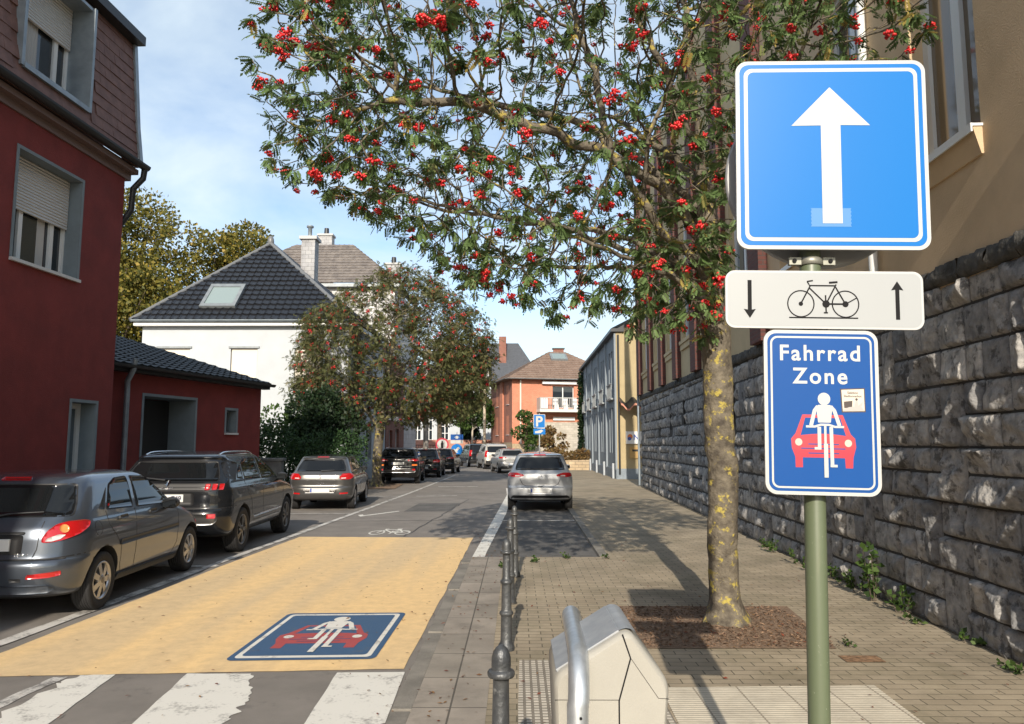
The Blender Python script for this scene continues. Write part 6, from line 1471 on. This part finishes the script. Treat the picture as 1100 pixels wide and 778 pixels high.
# bicycle plate
x0b,x1b,z0b,z1b=.762,1.468,2.120,2.334
mb=MB(); mb.art(rrect(x0b,x1b,z0b,z1b,.035,8),sY+.012,.012,0); mb.art(rrect(x0b+.008,x1b-.008,z0b+.008,z1b-.008,.029,8),sY,.0006,2)
u2=lambda X,Y:(x0b+(X+10)/582*(x1b-x0b), z1b-(Y-32)/171*(z1b-z0b))
def ar(cx,y0,y1,up):
    if up: return [u2(cx,y0),u2(cx+18,y0+27),u2(cx+6,y0+25),u2(cx+6,y1),u2(cx-6,y1),u2(cx-6,y0+25),u2(cx-18,y0+27)]
    return [u2(cx,y1),u2(cx-18,y1-27),u2(cx-6,y1-25),u2(cx-6,y0),u2(cx+6,y0),u2(cx+6,y1-25),u2(cx+18,y1-27)]
mb.art(ar(62,61,174,False),sY-.0007,.0006,1); mb.art(ar(496,61,174,True),sY-.0007,.0006,1)
for cx in (213,344):
    O=[u2(*p) for p in circ(cx,130,40.5,32)]; Q=[u2(*p) for p in circ(cx,130,36.8,32)]; n0=32
    V=[(p[0],sY-.0013,p[1]) for p in O+Q]; mb.add(V,[(i,(i+1)%n0,n0+(i+1)%n0,n0+i) for i in range(n0)],1)
for k,(p,wd) in enumerate(BIKE): mb.art([u2(*q) for q in thick(p,wd*.85)],sY-.0007-.00004*k,.0006,1)
mb.art([u2(*p) for p in circ(287,130,11,18)],sY-.0014,.0006,1); mb.art([u2(*p) for p in circ(213,130,6.5,14)],sY-.0014,.0006,1); mb.art([u2(*p) for p in circ(344,130,9,16)],sY-.0014,.0006,1)
mb.art([u2(*p) for p in thick([(178,171),(380,171)],4)],sY-.0007,.0006,1)
loc(mb).build("bicycle_sign",[sw,sbk,bikebg],T)
# cycle zone sign
x0c,x1c,z0c,z1c=.898,1.302,1.522,2.114
mb=MB(); mb.art(rrect(x0c,x1c,z0c,z1c,.042,8),sY+.012,.012,0)
def I2(d,r): return rrect(x0c+d,x1c-d,z0c+d,z1c-d,r,8)
mb.art(I2(.0125,.032),sY,.0006,1); mb.art(I2(.0225,.026),sY-.0007,.0006,0); mb.art(I2(.0295,.020),sY-.0014,.0006,1)
kx=(x1c-x0c)/642; u3=lambda p:(x0c+(p[0]+10)*kx, z1c-(p[1]+130)*(z1c-z0c)/918)
ck={'blue':1,'white':0,'red':2,'cream':3}
for i,(c_,p) in enumerate(pictogram()): mb.art([u3(q) for q in p],sY-.0021-.00012*i,.0004,ck[c_])
PX=(x1c-x0c)/124
put_text(mb,"Fahrrad",.0795,x0c+60.8*PX,z1c-33.8*PX,sY-.0024,0,.0016,1.2,.98); put_text(mb,"Zone",.0795,x0c+60.2*PX,z1c-59.4*PX,sY-.0024,0,.0016,1.2,.98)
# weathered black and white sticker
s0=u3((415,205)); s1=u3((550,322)); 
mb.art([u3(q) for q in ((413,198),(551,192),(553,326),(420,330))],sY-.0021,.0004,4); mb.art([u3(q) for q in ((420,204),(545,198),(547,320),(426,324))],sY-.0026,.0003,5)
put_text(mb,"Sektion",.0125,(s0[0]+s1[0])/2,u3((0,226))[1],sY-.0030,4,.0003); put_text(mb,"Stadionverbot",.0115,(s0[0]+s1[0])/2,u3((0,244))[1],sY-.0030,4,.0003,1,.95)
mb.art([u3(q) for q in ((432,270),(480,264),(478,300),(434,306))],sY-.0029,.0003,4); mb.art([u3(q) for q in ((428,312),(460,300),(490,296),(500,258),(508,258),(512,290),(540,268),(530,296),(546,318),(428,322))],sY-.0031,.0003,6); mb.art([u3(q) for q in circ(503,256,7,12)],sY-.0032,.0003,4)
loc(mb).build("cycle_zone_sign",[sw,sbd,sred,cream_s,mat("sticker_brown",(.06,.045,.04),.6),mat("sticker_paper",(.58,.52,.44),.7),mat("sticker_grey",(.40,.38,.36),.7)],T)
# round sign turned to the other side, with its clamps
mb=MB(); mb.lathe([(.352,.0),(.358,.006),(.358,.016),(.352,.02)],48,(1.155,2.86,2.735),axis='y'); loc(mb).build("round_sign",sgrey,T)
mb=MB(); mb.lathe([(.340,0),(.340,.001)],40,(1.155,2.8815,2.735),axis='y'); loc(mb).build("round_sign_face",sred,T)
for zc in (2.385,2.95,2.22,1.95,1.62):
    mb=MB(); mb.lathe([(.042,-.014),(.046,-.012),(.046,.012),(.042,.014)],24,(1.095,2.80,zc)); 
    for sg in (-1,1): mb.box(1.095+sg*.062-.022,1.095+sg*.062+.022,2.775,2.797,zc-.014,zc+.014,0); mb.lathe([(.008,0),(.008,.006)],8,(1.095+sg*.066,2.768,zc),1,axis='y')
    loc(mb).build("clamp",[mat("clamp_steel",(.26,.26,.22),.45,metal=.5) if not bpy.data.materials.get("clamp_steel") else bpy.data.materials["clamp_steel"],sbk],T)
# bollards
bol=mat("cast_iron_grey",(.055,.059,.064),.42,metal=.35,col2=(.10,.104,.106),vscale=16,bump=.25,bscale=50,stain=((.30,.30,.29),22,.62,.05,.6))
prof=[(.066,0),(.066,.035),(.060,.05),(.052,.06),(.047,.075),(.045,.26),(.047,.275),(.056,.28),(.058,.29),(.056,.30),(.046,.305),(.042,.32),(.040,.51),(.042,.522),(.050,.527),(.052,.538),(.050,.549),(.040,.555),(.034,.57),(.031,.745),(.032,.760),(.050,.764),(.053,.770),(.053,.780),(.049,.786),(.038,.789),(.036,.793),(.038,.805),(.037,.835),(.031,.856),(.021,.871),(.009,.880),(.002,.881)]
for i,(x,y,lab) in enumerate(((-.066,3.02,"grey cast iron bollard nearest the litter bin, worn bare on its shaft"),(-.085,6.32,"second grey cast iron bollard from the litter bin"),(-.07,8.12,"third grey cast iron bollard from the litter bin"),(-.02,9.75,"last grey cast iron bollard, nearest the parking bay"))):
    mb=MB(); mb.lathe(prof,28)
    T=tag(mb.build("bollard",bol,loc=(x,y,.05)),lab,"bollard","cast iron bollards along the kerb"); T.rotation_euler=(0,rad((.4,.5,-.3,.8)[i]),i*1.3)
# litter bin hung in a bent steel hoop
binm=mat("beige_plastic",(.335,.32,.28),.42,var=.05,vscale=3,bump=.12,bscale=260,spec=.4,stain=((.22,.20,.165),4,.60,.15,.5)); lidm=mat("grey_lid",(.24,.255,.27),.5,col2=(.30,.31,.32),vscale=20)
T=thing("litter_bin","beige plastic litter bin with a pitched grey lid beside the bollards","litter bin",(.31,2.62,.05))
def loc2(mb): mb.v=[(p[0]-.31,p[1]-2.62,p[2]-.05) for p in mb.v]; return mb
def binpoly(k): return [(.150+.0*k,.30),(.470,.30),(.512,.835-.0),(.508,.862),(.500,.880),(.400,1.055),(.386,1.071),(.368,1.074),(.352,1.066),(.152,.915),(.132,.893),(.125,.865)]
Y0,Y1=2.60,3.02
mb=MB(); pf=round_poly([(.145,.30),(.455,.30),(.508,.915),(.374,1.090),(.122,.938)],.040,7)
# body: rounded front and back edges, split into two halves by a groove
lay=[(Y0,.018),(Y0+.006,.008),(Y0+.02,0),(Y1-.02,0),(Y1-.006,.008),(Y1,.018)]; ctr=Vector((.32,.70)); V=[];n0=len(pf)
for y,d in lay:
    for p in pf: q=Vector(p); v=(ctr-q).normalized()*d; V.append((q.x+v.x,y,q.y+v.y))
mb.add(V,[(j*n0+i,(j+1)*n0+i,(j+1)*n0+(i+1)%n0,j*n0+(i+1)%n0) for j in range(len(lay)-1) for i in range(n0)],0,True)
mb.add(V[:n0],[list(range(n0))],0); mb.add(V[-n0:],[list(range(n0))[::-1]],0); B=loc2(mb).build("body",binm,T)
mb=MB(); g=thick([(.335,.30),(.338,.86),(.378,.995),(.352,1.072)],.005); mb.art(g,Y0+.0,.0012,0); mb.art(thick([(.126,.862),(.338,.862)],.0016),Y0,.0010,0); mb.art(thick([(.379,.995),(.468,.868),(.503,.866)],.0016),Y0,.0010,0); loc2(mb).build("groove",sbk,T)
# grey lid sheets on the two slopes
def slopeplate(a,b_,y0,y1,t,i0=.06,i1=.97):
    a=Vector(a);b_=Vector(b_);d=b_-a;nn=Vector((-d.y,d.x)).normalized(); nn=nn if nn.y>0 else -nn; p=a+d*i0;q=a+d*i1; m_=MB()
    m_.hexa([(p.x-nn.x*.01,y0,p.y-nn.y*.01),(q.x-nn.x*.01,y0,q.y-nn.y*.01),(q.x-nn.x*.01,y1,q.y-nn.y*.01),(p.x-nn.x*.01,y1,p.y-nn.y*.01),(p.x+nn.x*t,y0,p.y+nn.y*t),(q.x+nn.x*t,y0,q.y+nn.y*t),(q.x+nn.x*t,y1,q.y+nn.y*t),(p.x+nn.x*t,y1,p.y+nn.y*t)]); return m_
loc2(slopeplate((.120,.938),(.350,1.078),Y0+.035,Y1+.004,.004,.05,.98)).build("lid_plate",lidm,T,bevel=.003)
mb=MB(); P=[]; 
cx,cz,R0=.370,1.040,.040
for yy in (Y0+.035,Y1+.004):
    for k in range(13):
        a=rad(128-k*(98/12)); P.append((cx+(R0+.004)*math.cos(a),yy,cz+(R0+.004)*math.sin(a)))
mb.add(P,[(i,i+1,13+i+1,13+i) for i in range(12)],0,True); loc2(mb).build("lid_cap",lidm,T)
T2=thing("steel_hoop","bent galvanised steel tube hoop in front of the beige litter bin","hoop",(.20,2.5,.05))
y0,y1,zt=2.50,3.42,1.005; path=[(.193,y0,.05),(.193,y0,.75),(.193,y0,.88)]
for k in range(1,9): a=math.pi/2*k/8; path.append((.195+.012*k/8,y0+.15*(1-math.cos(a)),.86+.145*math.sin(a)))
for k in range(0,9): a=math.pi/2*k/8; path.append((.225+.045*k/8,y1-.15*(1-math.sin(a)),.86-.015+.145*math.cos(a)))
path.append((.275,y1,.05)); mb=MB(); mb.tube(path,.0345,20); mb.v=[(p[0]-.20,p[1]-2.5,p[2]-.05) for p in mb.v]; mb.build("tube",galv,T2)
mb=MB(); mb.lathe([(.0045,0),(.0045,.003)],12,(.0,0,0),axis='y'); o=mb.build("bolt_hole",sbk,T2); o.location=(.0,-.038,.80); 
# mounting bracket hidden between hoop and bin
mb=MB(); mb.box(-.03,.03,2.50-2.5,3.42-2.5,.30,.345); mb.build("bracket",galv,T2)
# P sign by the hedge
T=thing("parking_sign","blue parking sign on a thin grey post beyond the silver car","traffic sign",(1.16,38.6,.05))
mb=MB(); mb.lathe([(.035,0),(.035,3.25)],10); mb.build("post",galv,T)
mb=MB(); mb.art(rrect(-.30,.30,2.50,3.20,.04),-.04,.012,0); mb.art(rrect(-.275,.275,2.525,3.175,.03),-.0525,.001,1); put_text(mb,"P",.72,0,2.60,-.056,0,.02); mb.build("parking_panel",[sw,sb],T)
mb=MB(); mb.art(rrect(-.30,.30,2.18,2.47,.03),-.04,.012,0); mb.art([(-.22,2.24),(.05,2.24),(.20,2.36),(.10,2.42),(-.10,2.36),(-.22,2.34)],-.0525,.001,1); mb.build("plate",[sb,sw],T)
# signs at the bend on the left
T=thing("no_passing_sign","round red ringed sign with a black symbol at the bend behind the black cars","traffic sign",(-5.25,53.5,.1))
mb=MB(); mb.lathe([(.04,0),(.04,2.1)],10); mb.build("post",galv,T)
mb=MB(); mb.art(circ(0,1.62,.47,36),-.05,.012,1); mb.art(circ(0,1.62,.36,36),-.0625,.001,0); mb.art([(-.09,1.36),(.09,1.36),(.10,1.7),(.05,1.8),(.05,1.88),(-.05,1.88),(-.05,1.8),(-.10,1.7)],-.064,.001,2); mb.build("round_panel",[sw,sred,sbk],T)
T=thing("arrow_sign","blue signs stacked on a post with a white arrow on the lower disc","traffic sign",(-4.3,54.5,.1))
mb=MB(); mb.lathe([(.04,0),(.04,2.5)],10); mb.build("post",galv,T)
mb=MB(); mb.art(rrect(-.45,.45,1.95,2.35,.04),-.05,.012,0); mb.art([(-.2,2.12),(0,2.26),(.2,2.12),(.07,2.14),(.1,2.04),(-.1,2.04),(-.07,2.14)],-.0625,.001,1); mb.build("blue_panel",[sbd,sw],T)
mb=MB(); mb.art(rrect(-.45,.45,1.70,1.93,.03),-.05,.012,0); mb.build("white_plate",sw,T)
mb=MB(); mb.art(circ(0,1.25,.42,32),-.05,.012,0); mb.art([(-.28,1.02),(.10,1.05),(.02,1.14),(.22,1.34),(.10,1.46),(-.10,1.26),(-.20,1.34)],-.0625,.001,1); mb.build("arrow_disc",[sb,sw],T)
# fence of dark rails before the far white house
T=thing("railing_fence","thin dark metal railing in front of the far white house","fence",(-9,70,.1)); mb=MB()
for i in range(28): mb.tube([(-4+i*.22,0,0),(-4+i*.22,0,1.6)],.02,5)
mb.box(-4.1,2.1,-.02,.02,1.55,1.6); mb.box(-4.1,2.1,-.02,.02,.2,.25); mb.build("rails",darkm,T)
# tall slim street pole in front of the brick house
T=thing("street_pole","tall pale wooden utility pole left of the orange brick house","pole",(-2.9,68,.1)); mb=MB(); mb.lathe([(.14,0),(.11,8.5)],12); mb.build("shaft",mat("pale_wood",(.45,.38,.28),.85,var=.15),T); mb=MB(); mb.box(-.5,.5,-.06,.06,8.0,8.12); mb.build("crossarm",bpy.data.materials["pale_wood"],T)
